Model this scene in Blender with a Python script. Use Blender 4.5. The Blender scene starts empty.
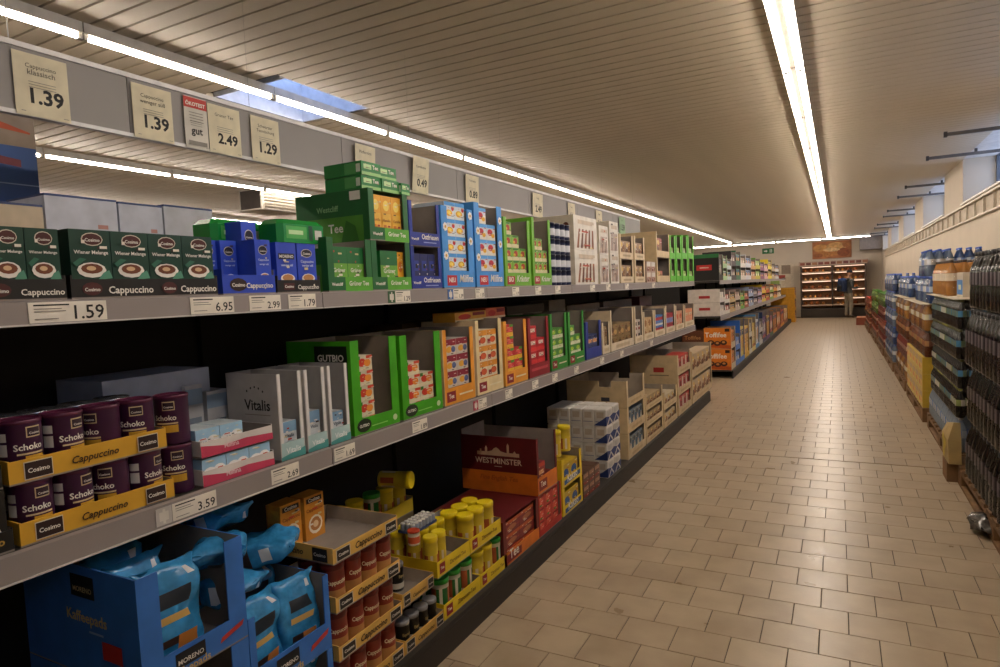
import bpy, math, random
from mathutils import Vector, Matrix, noise as mnoise
random.seed(7)
PI = math.pi
sc = bpy.context.scene
col = sc.collection

# ------------------------------------------------------------------ camera
CW, CH = 1000.0, 667.0
CAMH = 1.55
VP1 = Vector((838.0, 277.0))      # where the aisle direction vanishes
VP2 = Vector((-725.0, 347.0))     # where the cross direction vanishes
CC = Vector((500.0, 333.5))
FPX = math.sqrt(-((VP1 - CC).dot(VP2 - CC)))
_y = Vector((VP1.x - CC.x, VP1.y - CC.y, FPX)).normalized()
_x = -Vector((VP2.x - CC.x, VP2.y - CC.y, FPX)).normalized()
_z = _x.cross(_y)
if _z.y > 0:
    _z = -_z
RW = Matrix((_x, _y, _z))          # camera vector (right, down, forward) -> world
cam = bpy.data.cameras.new('camera')
camo = bpy.data.objects.new('camera', cam)
col.objects.link(camo)
cam.sensor_width = 36.0
cam.lens = FPX / CW * 36.0
cam.clip_end = 120
_r = RW @ Vector((1, 0, 0)); _u = RW @ Vector((0, -1, 0)); _b = RW @ Vector((0, 0, -1))
m4 = Matrix(((_r.x, _u.x, _b.x, 0), (_r.y, _u.y, _b.y, 0), (_r.z, _u.z, _b.z, CAMH), (0, 0, 0, 1)))
camo.matrix_world = m4
sc.camera = camo

# ------------------------------------------------------------------ world, exposure
world = bpy.data.worlds.new('world'); sc.world = world
world.use_nodes = True
wbg = world.node_tree.nodes['Background']
wbg.inputs[0].default_value = (0.60, 0.72, 1.0, 1)
wbg.inputs[1].default_value = 3.0
sc.view_settings.view_transform = 'Standard'
sc.view_settings.look = 'None'
sc.view_settings.gamma = 1
sc.view_settings.use_curve_mapping = False
sc.view_settings.exposure = 0.0
TUBE_POWER = 46.0
TUBE_COLOR = (1.0, 0.865, 0.735)

# ------------------------------------------------------------------ pixel helpers (direction only; the plane gives the distance)
def Yp(px, X, z):
    k = (px - CC.x) / FPX
    rt = RW.transposed()
    a = rt @ Vector((X, 0, z - CAMH)); b = rt @ Vector((0, 1, 0))
    return (k * a.z - a.x) / (b.x - k * b.z)
def Zp(px, py, X):
    d = RW @ Vector((px - CC.x, py - CC.y, FPX))
    return CAMH + d.z * X / d.x
def proj(p):
    q = RW.transposed() @ (Vector(p) - Vector((0, 0, CAMH)))
    return (CC.x + FPX * q.x / q.z, CC.y + FPX * q.y / q.z, q.z)

# ------------------------------------------------------------------ materials
def lin(h):
    h = h.lstrip('#')
    o = []
    for i in (0, 2, 4):
        c = int(h[i:i + 2], 16) / 255
        o.append(c / 12.92 if c <= .04045 else ((c + .055) / 1.055) ** 2.4)
    return (*o, 1)
MATS = {}
def M(h, rough=.5, metal=0.0, var=.10, scale=14.0, bump=0.0):
    key = (h, rough, metal, var, scale, bump)
    if key in MATS:
        return MATS[key]
    m = bpy.data.materials.new('surface_' + h.strip('#'))
    m.use_nodes = True
    nt = m.node_tree; n = nt.nodes; l = nt.links
    b = n['Principled BSDF']
    b.inputs['Roughness'].default_value = rough
    b.inputs['Metallic'].default_value = metal
    c = lin(h)
    tc = n.new('ShaderNodeTexCoord'); nz = n.new('ShaderNodeTexNoise')
    nz.inputs['Scale'].default_value = scale; nz.inputs['Detail'].default_value = 2
    l.new(tc.outputs['Object'], nz.inputs['Vector'])
    rp = n.new('ShaderNodeValToRGB')
    rp.color_ramp.elements[0].position = .3; rp.color_ramp.elements[1].position = .7
    rp.color_ramp.elements[0].color = (*[v * (1 - var) for v in c[:3]], 1)
    rp.color_ramp.elements[1].color = (*[min(1, v * (1 + var)) for v in c[:3]], 1)
    l.new(nz.outputs['Fac'], rp.inputs['Fac']); l.new(rp.outputs['Color'], b.inputs['Base Color'])
    if bump:
        bp = n.new('ShaderNodeBump'); bp.inputs['Strength'].default_value = bump; bp.inputs['Distance'].default_value = .01
        l.new(nz.outputs['Fac'], bp.inputs['Height']); l.new(bp.outputs['Normal'], b.inputs['Normal'])
    MATS[key] = m
    return m
def emit(name, c, s):
    if name in MATS: return MATS[name]
    m = bpy.data.materials.new(name); m.use_nodes = True
    n = m.node_tree.nodes; n.clear()
    e = n.new('ShaderNodeEmission'); o = n.new('ShaderNodeOutputMaterial')
    e.inputs[0].default_value = (*c, 1); e.inputs[1].default_value = s
    m.node_tree.links.new(e.outputs[0], o.inputs[0]); MATS[name] = m
    return m
def film(name, c, fac, rough=.15, wrinkle=0.0):
    if name in MATS: return MATS[name]
    m = bpy.data.materials.new(name); m.use_nodes = True
    n = m.node_tree.nodes; l = m.node_tree.links; n.clear()
    t = n.new('ShaderNodeBsdfTransparent'); g = n.new('ShaderNodeBsdfGlossy'); mx = n.new('ShaderNodeMixShader'); o = n.new('ShaderNodeOutputMaterial')
    t.inputs[0].default_value = (*c, 1); g.inputs['Roughness'].default_value = rough; mx.inputs[0].default_value = fac
    l.new(t.outputs[0], mx.inputs[1]); l.new(g.outputs[0], mx.inputs[2]); l.new(mx.outputs[0], o.inputs[0])
    if wrinkle:
        tc = n.new('ShaderNodeTexCoord'); mp = n.new('ShaderNodeMapping'); mp.inputs['Scale'].default_value = (1, 1, .25)
        nz = n.new('ShaderNodeTexNoise'); nz.inputs['Scale'].default_value = 26; nz.inputs['Detail'].default_value = 4
        bp = n.new('ShaderNodeBump'); bp.inputs['Strength'].default_value = wrinkle; bp.inputs['Distance'].default_value = .03
        l.new(tc.outputs['Object'], mp.inputs[0]); l.new(mp.outputs[0], nz.inputs['Vector'])
        l.new(nz.outputs['Fac'], bp.inputs['Height']); l.new(bp.outputs['Normal'], g.inputs['Normal'])
    MATS[name] = m
    return m

# ------------------------------------------------------------------ mesh builder
TEXTS = {}
def text_mesh(s, shear=0.0, bold=0.0):
    k = (s, shear, bold)
    if k not in TEXTS:
        cu = bpy.data.curves.new('lettering_curve', 'FONT')
        cu.body = s; cu.resolution_u = 2; cu.shear = shear; cu.offset = bold
        ob = bpy.data.objects.new('lettering_curve', cu)
        me = bpy.data.meshes.new_from_object(ob)
        vs = [tuple(v.co[:2]) for v in me.vertices]; fs = [tuple(p.vertices) for p in me.polygons]
        xs = [v[0] for v in vs] or [0]; w = (max(xs) - min(xs)) or 1; x0 = min(xs)
        ys = [v[1] for v in vs] or [0]; cap = max(ys) or 1
        TEXTS[k] = ([((v[0] - x0 - w / 2) / w, v[1] / w) for v in vs], fs, cap / w)
        bpy.data.objects.remove(ob); bpy.data.curves.remove(cu); bpy.data.meshes.remove(me)
    return TEXTS[k]
class MB:
    def __init__(s):
        s.v = []; s.f = []; s.m = []; s.mats = []; s.sm = []
        s.O = Vector((0, 0, 0)); s.R = Vector((0, 1, 0)); s.U = Vector((0, 0, 1)); s.N = Vector((1, 0, 0)); s.lay = 0
    def mi(s, m):
        if m not in s.mats: s.mats.append(m)
        return s.mats.index(m)
    def poly(s, pts, mat, sm=False):
        i = len(s.v); s.v += [tuple(p) for p in pts]; s.f.append(tuple(range(i, i + len(pts)))); s.m.append(s.mi(mat)); s.sm.append(sm)
    def box(s, x0, x1, y0, y1, z0, z1, mat):
        i = len(s.v)
        s.v += [(x0, y0, z0), (x1, y0, z0), (x1, y1, z0), (x0, y1, z0), (x0, y0, z1), (x1, y0, z1), (x1, y1, z1), (x0, y1, z1)]
        k = s.mi(mat)
        for q in ((0, 3, 2, 1), (4, 5, 6, 7), (0, 1, 5, 4), (1, 2, 6, 5), (2, 3, 7, 6), (3, 0, 4, 7)):
            s.f.append(tuple(i + a for a in q)); s.m.append(k); s.sm.append(False)
    def tbox(s, x0, x1, y0, y1, z0, z1, mat, c=.004):
        # box with chamfered vertical edges and top
        pts = [(x0 + c, y0), (x1 - c, y0), (x1, y0 + c), (x1, y1 - c), (x1 - c, y1), (x0 + c, y1), (x0, y1 - c), (x0, y0 + c)]
        xm, ym = (x0 + x1) / 2, (y0 + y1) / 2
        sx = 1 - c / max(1e-6, (x1 - x0) / 2); sy = 1 - c / max(1e-6, (y1 - y0) / 2)
        top = [(xm + (p[0] - xm) * sx, ym + (p[1] - ym) * sy) for p in pts]
        rings = [[(p[0], p[1], z0) for p in pts], [(p[0], p[1], z1 - c) for p in pts], [(p[0], p[1], z1) for p in top]]
        s.rings(rings, mat, sm=False)
    def rings(s, rings, mat, sm=True, cap=True):
        i = len(s.v); n = len(rings[0])
        for r in rings: s.v += [tuple(p) for p in r]
        for a in range(len(rings) - 1):
            k = s.mi(mat[a] if isinstance(mat, list) else mat)
            for b in range(n):
                c = (b + 1) % n
                s.f.append((i + a * n + b, i + a * n + c, i + a * n + n + c, i + a * n + n + b)); s.m.append(k); s.sm.append(sm)
        if cap:
            k0 = s.mi(mat[0] if isinstance(mat, list) else mat); k1 = s.mi(mat[-1] if isinstance(mat, list) else mat)
            s.f.append(tuple(i + n - 1 - b for b in range(n))); s.m.append(k0); s.sm.append(False)
            j = i + (len(rings) - 1) * n
            s.f.append(tuple(j + b for b in range(n))); s.m.append(k1); s.sm.append(False)
    def lathe(s, prof, n, mat, c=(0, 0, 0), cap=True):
        s.rings([[(c[0] + r * math.cos(2 * PI * b / n), c[1] + r * math.sin(2 * PI * b / n), c[2] + z) for b in range(n)] for r, z in prof], mat, cap=cap)
    def rod(s, a, b, r, mat, n=8):
        a = Vector(a); b = Vector(b); d = (b - a).normalized()
        e = d.cross(Vector((0, 0, 1)) if abs(d.z) < .9 else Vector((1, 0, 0))).normalized(); g = d.cross(e)
        s.rings([[p + (e * math.cos(2 * PI * k / n) + g * math.sin(2 * PI * k / n)) * r for k in range(n)] for p in (a, b)], mat)
    # --- printing on a face
    def face(s, O, R, U, N):
        s.O = Vector(O); s.R = Vector(R); s.U = Vector(U); s.N = Vector(N); s.lay = 0
    def P(s, u, v):
        return s.O + s.R * u + s.U * v + s.N * (.0006 * s.lay)
    def r(s, u0, u1, v0, v1, mat):
        s.lay += 1; s.poly([s.P(u0, v0), s.P(u1, v0), s.P(u1, v1), s.P(u0, v1)], mat)
    def e(s, cu, cv, ru, rv, mat, n=12):
        s.lay += 1; s.poly([s.P(cu + ru * math.cos(2 * PI * k / n), cv + rv * math.sin(2 * PI * k / n)) for k in range(n)], mat)
    def g(s, pts, mat):
        s.lay += 1; s.poly([s.P(*p) for p in pts], mat)
    def t(s, txt, cu, v, w, mat, shear=0.0, bold=.02, bend=None):
        s.lay += 1
        vs, fs, cap = text_mesh(txt, shear, bold)
        i = len(s.v)
        if bend:      # wrapped round an upright cylinder of this radius about the origin
            for a, b in vs:
                th = cu + a * w / bend; s.v.append(((bend + .0008 * s.lay) * math.cos(th), (bend + .0008 * s.lay) * math.sin(th), v + b * w))
        else:
            s.v += [tuple(s.P(cu + a * w, v + b * w)) for a, b in vs]
        k = s.mi(mat)
        for q in fs: s.f.append(tuple(i + a for a in q)); s.m.append(k); s.sm.append(False)
    def art(s, ops, W, H):
        for o in ops:
            c = o[-1] if not isinstance(o[-1], str) else M(o[-1])
            if o[0] == 'r': s.r(o[1] * W, o[2] * W, o[3] * H, o[4] * H, c)
            elif o[0] == 'e': s.e(o[1] * W, o[2] * H, o[3] * W, o[4] * H, c)
            elif o[0] == 'g': s.g([(a * W, b * H) for a, b in o[1]], c)
            elif o[0] == 't': s.t(o[1], o[2] * W, o[3] * H, o[4] * W, c)
            elif o[0] == 'i': s.t(o[1], o[2] * W, o[3] * H, o[4] * W, c, shear=.25)
    def mesh(s, name):
        me = bpy.data.meshes.new(name)
        me.from_pydata(s.v, [], s.f)
        for m in s.mats: me.materials.append(m)
        me.polygons.foreach_set('material_index', s.m)
        me.polygons.foreach_set('use_smooth', s.sm)
        me.update()
        return me
    def build(s, name, parent=None, loc=(0, 0, 0), rot=(0, 0, 0)):
        return put(s.mesh(name), name, parent, loc, rot)
def put(me, name, parent=None, loc=(0, 0, 0), rot=(0, 0, 0)):
    o = bpy.data.objects.new(name, me); col.objects.link(o)
    o.location = loc; o.rotation_euler = rot
    if parent: o.parent = parent
    return o
LABELS = {}
def tag(o, label, cat, group=None):
    o['label'] = label; o['category'] = cat
    if group: o['group'] = group
    LABELS.setdefault(label, []).append((o.name, group))
    if not 4 <= len(label.split()) <= 16: print('LABEL LENGTH', len(label.split()), label)
    return o
def thing(name, label, cat, loc=(0, 0, 0), rz=0.0, group=None):
    o = bpy.data.objects.new(name, None); col.objects.link(o); o.empty_display_size = .05
    o.location = loc; o.rotation_euler = (0, 0, rz)
    return tag(o, label, cat, group)
def struct(o):
    o['kind'] = 'structure'; return o
ORD = ['first', 'second', 'third', 'fourth', 'fifth', 'sixth', 'seventh', 'eighth', 'ninth', 'tenth', 'eleventh', 'twelfth', 'thirteenth', 'fourteenth', 'fifteenth', 'sixteenth', 'seventeenth', 'eighteenth', 'nineteenth', 'twentieth']
def across(i, n):
    if n == 1: return ''
    if i == 0: return 'leftmost'
    if i == n - 1: return 'rightmost'
    if n == 3: return 'middle'
    return ORD[i] + ' from left'
def level(i, n):
    if n == 1: return ''
    if i == 0: return 'bottom row'
    if i == n - 1: return 'top row'
    if n == 3: return 'middle row'
    return ORD[i] + ' row up'
def where(*w):
    return ' '.join(x for x in w if x)

# ================================================================== THE SHELL
CEIL = 3.05
XL, XR, YB, YF = -12.0, 1.5, -3.0, 28.9
# ---- floor: grout slab and laid tiles
floor = struct(put((lambda b: (b.box(XL, 1.95, YB, YF + .3, -.08, -.004, M('#51463a', .8)), b.mesh('floor'))[1])(MB()), 'floor'))
TW, TD = .228, .2125
def tile_material():
    m = bpy.data.materials.new('floor_tile'); m.use_nodes = True
    n = m.node_tree.nodes; l = m.node_tree.links; b = n['Principled BSDF']
    ge = n.new('ShaderNodeNewGeometry'); oi = n.new('ShaderNodeObjectInfo')
    n1 = n.new('ShaderNodeTexNoise'); n1.inputs['Scale'].default_value = 5.0; n1.inputs['Detail'].default_value = 6
    n2 = n.new('ShaderNodeTexNoise'); n2.inputs['Scale'].default_value = 90.0
    l.new(ge.outputs['Position'], n1.inputs['Vector']); l.new(ge.outputs['Position'], n2.inputs['Vector'])
    r = n.new('ShaderNodeValToRGB'); r.color_ramp.elements[0].color = lin('#9c8a72'); r.color_ramp.elements[1].color = lin('#b2a188')
    r.color_ramp.elements[0].position = .25; r.color_ramp.elements[1].position = .75
    mx = n.new('ShaderNodeMath'); mx.operation = 'MULTIPLY_ADD'; mx.inputs[1].default_value = .30
    ad = n.new('ShaderNodeMath'); ad.operation = 'ADD'; ad.inputs[1].default_value = -.15
    l.new(oi.outputs['Random'], mx.inputs[0]); l.new(n1.outputs['Fac'], mx.inputs[2]); l.new(mx.outputs[0], ad.inputs[0])
    l.new(ad.outputs[0], r.inputs['Fac']); l.new(r.outputs['Color'], b.inputs['Base Color'])
    mr = n.new('ShaderNodeMapRange'); mr.inputs['To Min'].default_value = .22; mr.inputs['To Max'].default_value = .40
    l.new(n1.outputs['Fac'], mr.inputs['Value']); l.new(mr.outputs[0], b.inputs['Roughness'])
    bp = n.new('ShaderNodeBump'); bp.inputs['Strength'].default_value = .08; bp.inputs['Distance'].default_value = .004
    l.new(n2.outputs['Fac'], bp.inputs['Height']); l.new(bp.outputs['Normal'], b.inputs['Normal'])
    return m
MT = tile_material()
def tile_rings(b, x, y, w, d):
    def ring(k, z): return [(x + k, y + k, z), (x + w - k, y + k, z), (x + w - k, y + d - k, z), (x + k, y + d - k, z)]
    b.rings([ring(0, -.01), ring(0, -.0012), ring(.0015, 0)], MT, sm=False)
tb = MB(); tile_rings(tb, 0, 0, TW - .004, TD - .004); tile_me = tb.mesh('floor_tile')
JOINT = 17                       # the wide movement joint across the aisle
allt = []
for j in range(-26, 125):
    y = 2.431 + TD * j + (.014 if j >= JOINT else 0)
    off = 0 if j % 2 == 0 else TW / 2
    for i in range(-48, 15):
        x = -1.455 + off + TW * i
        if x + TW > 1.46: continue
        allt.append((x, y))
near, rest = [], []
for x, y in allt:
    ok = False
    if y > .8 and -1.75 < x < .95:
        p = proj((x + TW / 2, y + TD / 2, 0))
        ok = p[2] > 0 and -20 < p[0] < 1020 and p[1] < 690
    (near if ok else rest).append((x, y))
near.sort(key=lambda t: t[0] ** 2 + t[1] ** 2)
rest += near[300:]
for x, y in near[:300]:
    put(tile_me, 'floor_tile', floor, (x + .002, y + .002, random.uniform(-.0006, .0004)))
b = MB()
for x, y in rest:
    if y > 27.9 or x < -7.5: continue
    tile_rings(b, x + .002, y + .002, TW - .004, TD - .004)
fr = b.build('floor_tiles_beyond', floor); fr['kind'] = 'stuff'

# ---- ceiling: dark void, slats, two rooflights
ceiling = struct(put((lambda b: (b.box(XL, 1.9, YB, 3.28, CEIL + .03, CEIL + .05, M('#2c2622', .9)),
    b.box(XL, -3.99, 3.28, 4.17, CEIL + .03, CEIL + .05, M('#2c2622', .9)), b.box(-3.27, 1.9, 3.28, 4.17, CEIL + .03, CEIL + .05, M('#2c2622', .9)),
    b.box(XL, 1.9, 4.17, YF, CEIL + .03, CEIL + .05, M('#2c2622', .9)), b.mesh('ceiling'))[-1])(MB()), 'ceiling'))
SP = .122
MS = M('#cfc3ae', .5, 0.0, .04, 3.0)
def slat_me(x0, x1, key=[0]):
    b = MB(); w = SP - .016
    pr = [(0, .024), (0, 0), (w, 0), (w, .024)]
    b.rings([[(x, p[0], p[1]) for p in pr] for x in (x0, x1)], MS, sm=False)
    return b.mesh('ceiling_slat')
sl_full = slat_me(XL, 1.5); sl_a = slat_me(XL, -3.985); sl_b = slat_me(-3.275, 1.5)
y = YB
while y < YF - .12:
    if 3.29 < y + SP and y < 4.16:
        put(sl_a, 'ceiling_slat', ceiling, (0, y, CEIL)); put(sl_b, 'ceiling_slat', ceiling, (0, y, CEIL))
    else:
        put(sl_full, 'ceiling_slat', ceiling, (0, y, CEIL))
    y += SP
b = MB(); fm = M('#cfd3da', .5)
x0, x1, y0, y1 = -3.985, -3.275, 3.285, 4.165
for q in ((x0, x0 + .012, y0, y1), (x1 - .012, x1, y0, y1), (x0, x1, y0, y0 + .012), (x0, x1, y1 - .012, y1)):
    b.box(q[0], q[1], q[2], q[3], CEIL + .001, CEIL + .33, fm)
sky = struct(b.build('window_1'))
b = MB(); b.box(x0, x1, y0, y1, CEIL + .30, CEIL + .31, film('rooflight_dome', (.85, .9, 1.0), .1, .3)); b.build('rooflight_pane', sky)

# ---- walls
wm = M('#c4b8a6', .75, 0, .04, 2.0)
def wall(name, *q):
    b = MB(); b.box(*q, wm); return struct(b.build(name))
wall('wall_back', XL, 1.95, YF, YF + .1, 0, CEIL + .05)
wall('wall_left', XL - .1, XL, YB, YF, 0, CEIL + .4)
wall('wall_front', XL, 1.95, YB - .1, YB, 0, CEIL + .4)
SILL = 2.44
WINS = [(-2.3, .3), (3.4, 6.3), (7.9, 10.7), (12.4, 15.3), (16.8, 19.6), (21.1, 23.9), (25.4, 28.2)]
b = MB()
b.box(1.5, 1.95, YB, YF, 0, SILL, wm)
e0 = YB
for a, c in WINS + [(YF, YF)]:
    b.box(1.5, 1.95, e0, a, SILL, CEIL + .4, wm); e0 = c
    if c > a: b.box(1.5, 1.95, a, c, CEIL + .05, CEIL + .4, wm)
wr = struct(b.build('wall_right'))
pane = film('window_glass', (.92, .95, 1.0), .08, .05)
for n, (a, c) in enumerate(WINS):
    b = MB(); gm = M('#5a6068', .5)
    for q in ((a, a + .05, SILL, CEIL + .05), (c - .05, c, SILL, CEIL + .05), (a, c, SILL, SILL + .05), (a, c, CEIL, CEIL + .05), ((a + c) / 2 - .03, (a + c) / 2 + .03, SILL, CEIL + .05)):
        b.box(1.86, 1.92, *q, gm)
    w = struct(b.build('window_%d' % (n + 2)))
    for u, v in ((a + .05, (a + c) / 2 - .03), ((a + c) / 2 + .03, c - .05)):
        b = MB(); b.box(1.885, 1.89, u, v, SILL + .05, CEIL, pane); b.build('window_pane', w)
    b = MB(); b.box(1.47, 1.86, a, c, SILL, SILL + .02, M('#d8d6d2', .4)); b.build('window_sill', w)
    b = MB(); b.box(1.5, 1.86, a, c, CEIL + .005, CEIL + .03, M('#d8d6d2', .5)); b.build('window_head', w)
    if a > 3:
        for k, yy in enumerate((a + .4, a + 1.95)):
            b = MB(); b.box(1.0, 1.84, yy, yy + .035, 2.975, 3.01, M('#6d6a68', .45, .4))
            b.box(1.0, 1.03, yy - .006, yy + .041, 2.965, 3.02, M('#514f4d', .5, .3)); b.box(1.5, 1.53, yy + .005, yy + .03, 3.01, CEIL, M('#514f4d', .5, .3))
            tag(b.build('ceiling_rail'), 'thin grey metal ceiling rail at the %s window from the camera, %s of its two' % (ORD[n - 1], ('nearer', 'farther')[k]), 'rail')

# ---- panel strip along the right wall, under the windows
b = MB(); lm = M('#c9c0b0', .5)
pb = thing('wall_panel_board', 'long strip of framed tan panels on the wall under the windows', 'panel board', (1.5, 2.0, 2.2))
b.box(-.05, 0, 0, 25.0, .185, .205, lm); b.build('top_ledge', pb)
b = MB(); b.box(-.04, 0, 0, 25.0, -.012, .006, lm); b.build('bottom_rail', pb)
b = MB(); b.box(-.008, 0, .012, .535, .008, .183, M('#a08f76', .55)); pm = b.mesh('panel')
b = MB(); b.box(-.03, 0, -.007, .007, .006, .185, lm); dm = b.mesh('divider')
for k in range(45):
    put(pm, 'panel', pb, (0, k * .55, 0)); put(dm, 'divider', pb, (0, k * .55, 0))

# ================================================================== CEILING LAMPS
tube_m = emit('tube_light', TUBE_COLOR, TUBE_POWER)
hm = M('#d6d2ca', .4)
def lamp_meshes(L, twin):
    b = MB(); w = .054 if twin else .022
    b.box(-w, w, .004, L - .004, .0, .05, hm)
    if twin: b.box(-.018, .018, .004, L - .004, -.012, 0, M('#5a5048', .7))  # dark strip added so the gap between the tubes stays dimmer than them
    for q in (-1, 1):        # reflector wings either side of the tubes
        b.poly([(q * w, .004, 0), (q * w, L - .004, 0), (q * (w + .014), L - .004, -.012), (q * (w + .014), .004, -.012)], hm)
    body = b.mesh('lamp_housing')
    b = MB(); b.rod((0, .03, 0), (0, L - .03, 0), .014, tube_m, 8); tube = b.mesh('lamp_tube')
    b = MB(); b.box(-.017, .017, 0, .022, -.02, .05, M('#b8b4ac', .5)); cap = b.mesh('tube_socket')
    return body, tube, cap
LM1 = lamp_meshes(1.29, False); LM2 = lamp_meshes(1.55, True)
def lamp(loc, rz, lm, L, xs, label, group):
    t = thing('strip_lamp', label, 'ceiling lamp', loc, rz, group)
    put(lm[0], 'lamp_housing', t, (0, 0, 0))
    for x in xs:
        put(lm[1], 'lamp_tube', t, (x, 0, -.022)); put(lm[2], 'tube_socket', t, (x, .004, -.018)); put(lm[2], 'tube_socket', t, (x, L - .026, -.018))
for k in range(-2, 18):
    lamp((-3.49, 2.08 + 1.29 * k, 3.0), 0, LM1, 1.29, (0,), 'slim strip lamp over the long shelves, %s in its line from the camera' % ORD[k + 2], 'strip lamps above the shelves')
for k in range(-3, 14):
    lamp((-.26, 4.96 + 1.55 * k, 3.0), 0, LM2, 1.55, (-.038, .038), 'bright twin-tube strip lamp above the open aisle, %s in its line from the camera' % ORD[k + 3], 'twin strip lamps above the aisle')
for k in range(0, 18):
    lamp((-6.42, .8 + 1.29 * k, 3.0), 0, LM1, 1.29, (0,), 'slim strip lamp over the next aisle, %s in its line from the camera' % ORD[k], 'strip lamps over the next aisle')
for k in range(3, 18):
    lamp((-9.2, .8 + 1.29 * k, 3.0), 0, LM1, 1.29, (0,), 'slim strip lamp two aisles over, %s in its line from the camera' % ORD[k - 3], 'strip lamps two aisles over')
for k in range(4):
    lamp((1.05 - 1.58 * k, 26.9, 3.0), PI / 2, LM2, 1.55, (0,), 'crosswise strip lamp before the bakery wall, %s' % across(3 - k, 4), 'crosswise strip lamps at the far end')

# ================================================================== GONDOLA SHELVING
KX, LX = -1.5, -1.67                       # kick plate and shelf-edge planes
ZB, ZM, ZT = .13, 1.005, 1.58              # base deck, middle shelf, top shelf surfaces
MK = M('#241d18', .6); MBK = M('#14110f', .7); MLIP = M('#938b88', .45, .1, .04, 4.0); MDK = M('#2a2622', .6)
def gondola(label, y0, y1, seams, dim=-2.35):
    t = thing('gondola_shelving', label, 'shelving', (0, y0, 0))
    L = y1 - y0
    b = MB(); b.box(KX - .02, KX, 0, L, 0, ZB - .02, MK); b.build('kick_plate', t)
    b = MB(); b.box(dim, KX - .004, 0, L, ZB - .02, ZB, MDK); b.build('base_deck', t)
    b = MB(); b.box(dim - .03, dim, 0, L, 0, ZT + .04, MBK); b.build('back_panel', t)
    b = MB(); b.box(dim - .75, dim - .03, 0, L, 0, .12, MK); b.build('rear_base', t)
    cuts = [0] + [s - y0 for s in seams if y0 < s < y1] + [L]
    for z, h in ((ZM, .07), (ZT, .06)):
        for a, c in zip(cuts, cuts[1:]):
            b = MB(); b.box(dim, LX - .012, a + .002, c - .002, z - .03, z, MDK); s = b.build('shelf_board', t)
            b = MB(); b.poly([(LX - .012, a + .002, z), (LX, a + .002, z - .004), (LX, c - .002, z - .004), (LX - .012, c - .002, z)], MLIP)
            b.box(LX - .012, LX, a + .002, c - .002, z - h + .004, z - .004, MLIP); b.box(LX - .012, LX + .004, a + .002, c - .002, z - h, z - h + .004, M('#c9c4c0', .4))
            b.build('price_rail', s)
    for a in cuts:
        b = MB(); b.box(dim, dim + .03, max(0, a - .02), min(L, a + .02), ZB, ZT + .1, MBK); b.build('upright', t)
    b = MB(); b.box(dim - .7, dim - .03, 0, L, ZT - .03, ZT, MDK); b.build('rear_shelf', t)
    for a in (0, L - .03):
        b = MB(); b.box(dim - .75, dim - .03, a, a + .03, .12, ZT - .03, MBK); b.build('end_panel', t)
    return t
G1 = gondola('long grey supermarket shelving full of groceries along the aisle', -2.0, 8.7, [1.79 + 1.25 * k for k in range(-3, 6)])
G2 = gondola('second, farther run of grey supermarket shelving beyond the cross gap', 10.8, 25.3, [10.8 + 1.25 * k for k in range(1, 12)])

# ---- shelf edge price labels
CARDW = M('#e6e0d2', .55); INK = M('#15130f', .6); GREY = M('#8b867c', .6); REDM = M('#b51f24', .5)
def price(px, lvl, txt, what, w=.075, extra=None):
    z = (ZT - .03 if lvl == 'T' else ZM - .035); w *= 1.45 if px < 440 else 1.2
    y = Yp(px, LX, z)
    t = thing('price_tag', 'shelf-edge price label reading %s %s' % (txt, what), 'price label', (LX + .001, y, z - .0245))
    b = MB(); b.box(0, .0015, 0, w, 0, .049, CARDW); c = b.build('label_card', t)
    b = MB(); b.face((.0015, 0, 0), (0, 1, 0), (0, 0, 1), (1, 0, 0))
    b.t(txt, w * .76, .006, w * .40, INK, bold=.01); b.build('price_figures', t)
    b = MB(); b.face((.0015, 0, 0), (0, 1, 0), (0, 0, 1), (1, 0, 0))
    b.r(w * .06, w * .50, .040, .0435, INK); b.r(w * .06, w * .40, .032, .034, GREY); b.r(w * .06, w * .45, .026, .028, GREY); b.r(w * .06, w * .35, .008, .010, GREY)
    b.build('small_print', t)['kind'] = 'stuff'
    if extra:
        b = MB(); b.box(0, .0015, -.05, -.002, 0, .049, M(extra)); b.face((.0015, -.05, 0), (0, 1, 0), (0, 0, 1), (1, 0, 0)); b.r(.01, .038, .012, .037, M('#d9d4c8')); b.r(.02, .028, .004, .045, M('#d9d4c8')); b.build('promo_card', t)
price(28, 'T', '1.59', 'below the dark green cappuccino cartons', .125)
price(190, 'T', '6.95', 'left of the 2.99 label on the top shelf', .105)
price(249, 'T', '2.99', 'below the bright blue cappuccino tray', .09)
price(288, 'T', '1.79', 'below the pair of blue cappuccino packs', .09)
price(395, 'T', '1.29', 'beside a green card under the tea boxes', .075, '#2f5a33')
price(453, 'T', '1.39', 'with blue card under the daisy boxes', .08, '#3864a8')
price(475, 'T', '1.35', 'under the second daisy box', .08)
price(512, 'T', '1.19', 'under the lime green display boxes', .075)
price(535, 'T', '1.09', 'under the second lime green box', .075)
price(555, 'T', '1.49', 'under the dark blue jars', .075)
price(590, 'T', '2.29', 'under the white stick boxes', .09)
price(606, 'T', '1.99', 'under the narrow white boxes', .09)
price(625, 'T', '2.19', 'under the cream window boxes', .09)
price(652, 'T', '1.89', 'under the clear biscuit packs', .09)
price(172, 'M', '3.59', 'below the yellow cappuccino trays', .10, '#c3bdb6')
price(271, 'M', '2.69', 'below the pink and white trays', .085)
price(334, 'M', '1.69', 'below the white supplement boxes', .08)
price(412, 'M', '1.89', 'below the bright green tea boxes', .08)
price(478, 'M', '1.05', 'below the cream tea display', .075, '#b0344a')
price(505, 'M', '1.15', 'below the orange fruit tea display', .075)
price(532, 'M', '0.99', 'below the dark red tea display', .075)
price(552, 'M', '1.25', 'below the green herbal tea displays', .075)
price(574, 'M', '1.45', 'below the second green herbal display', .075)
price(600, 'M', '0.79', 'below the small navy box', .08)
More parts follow.
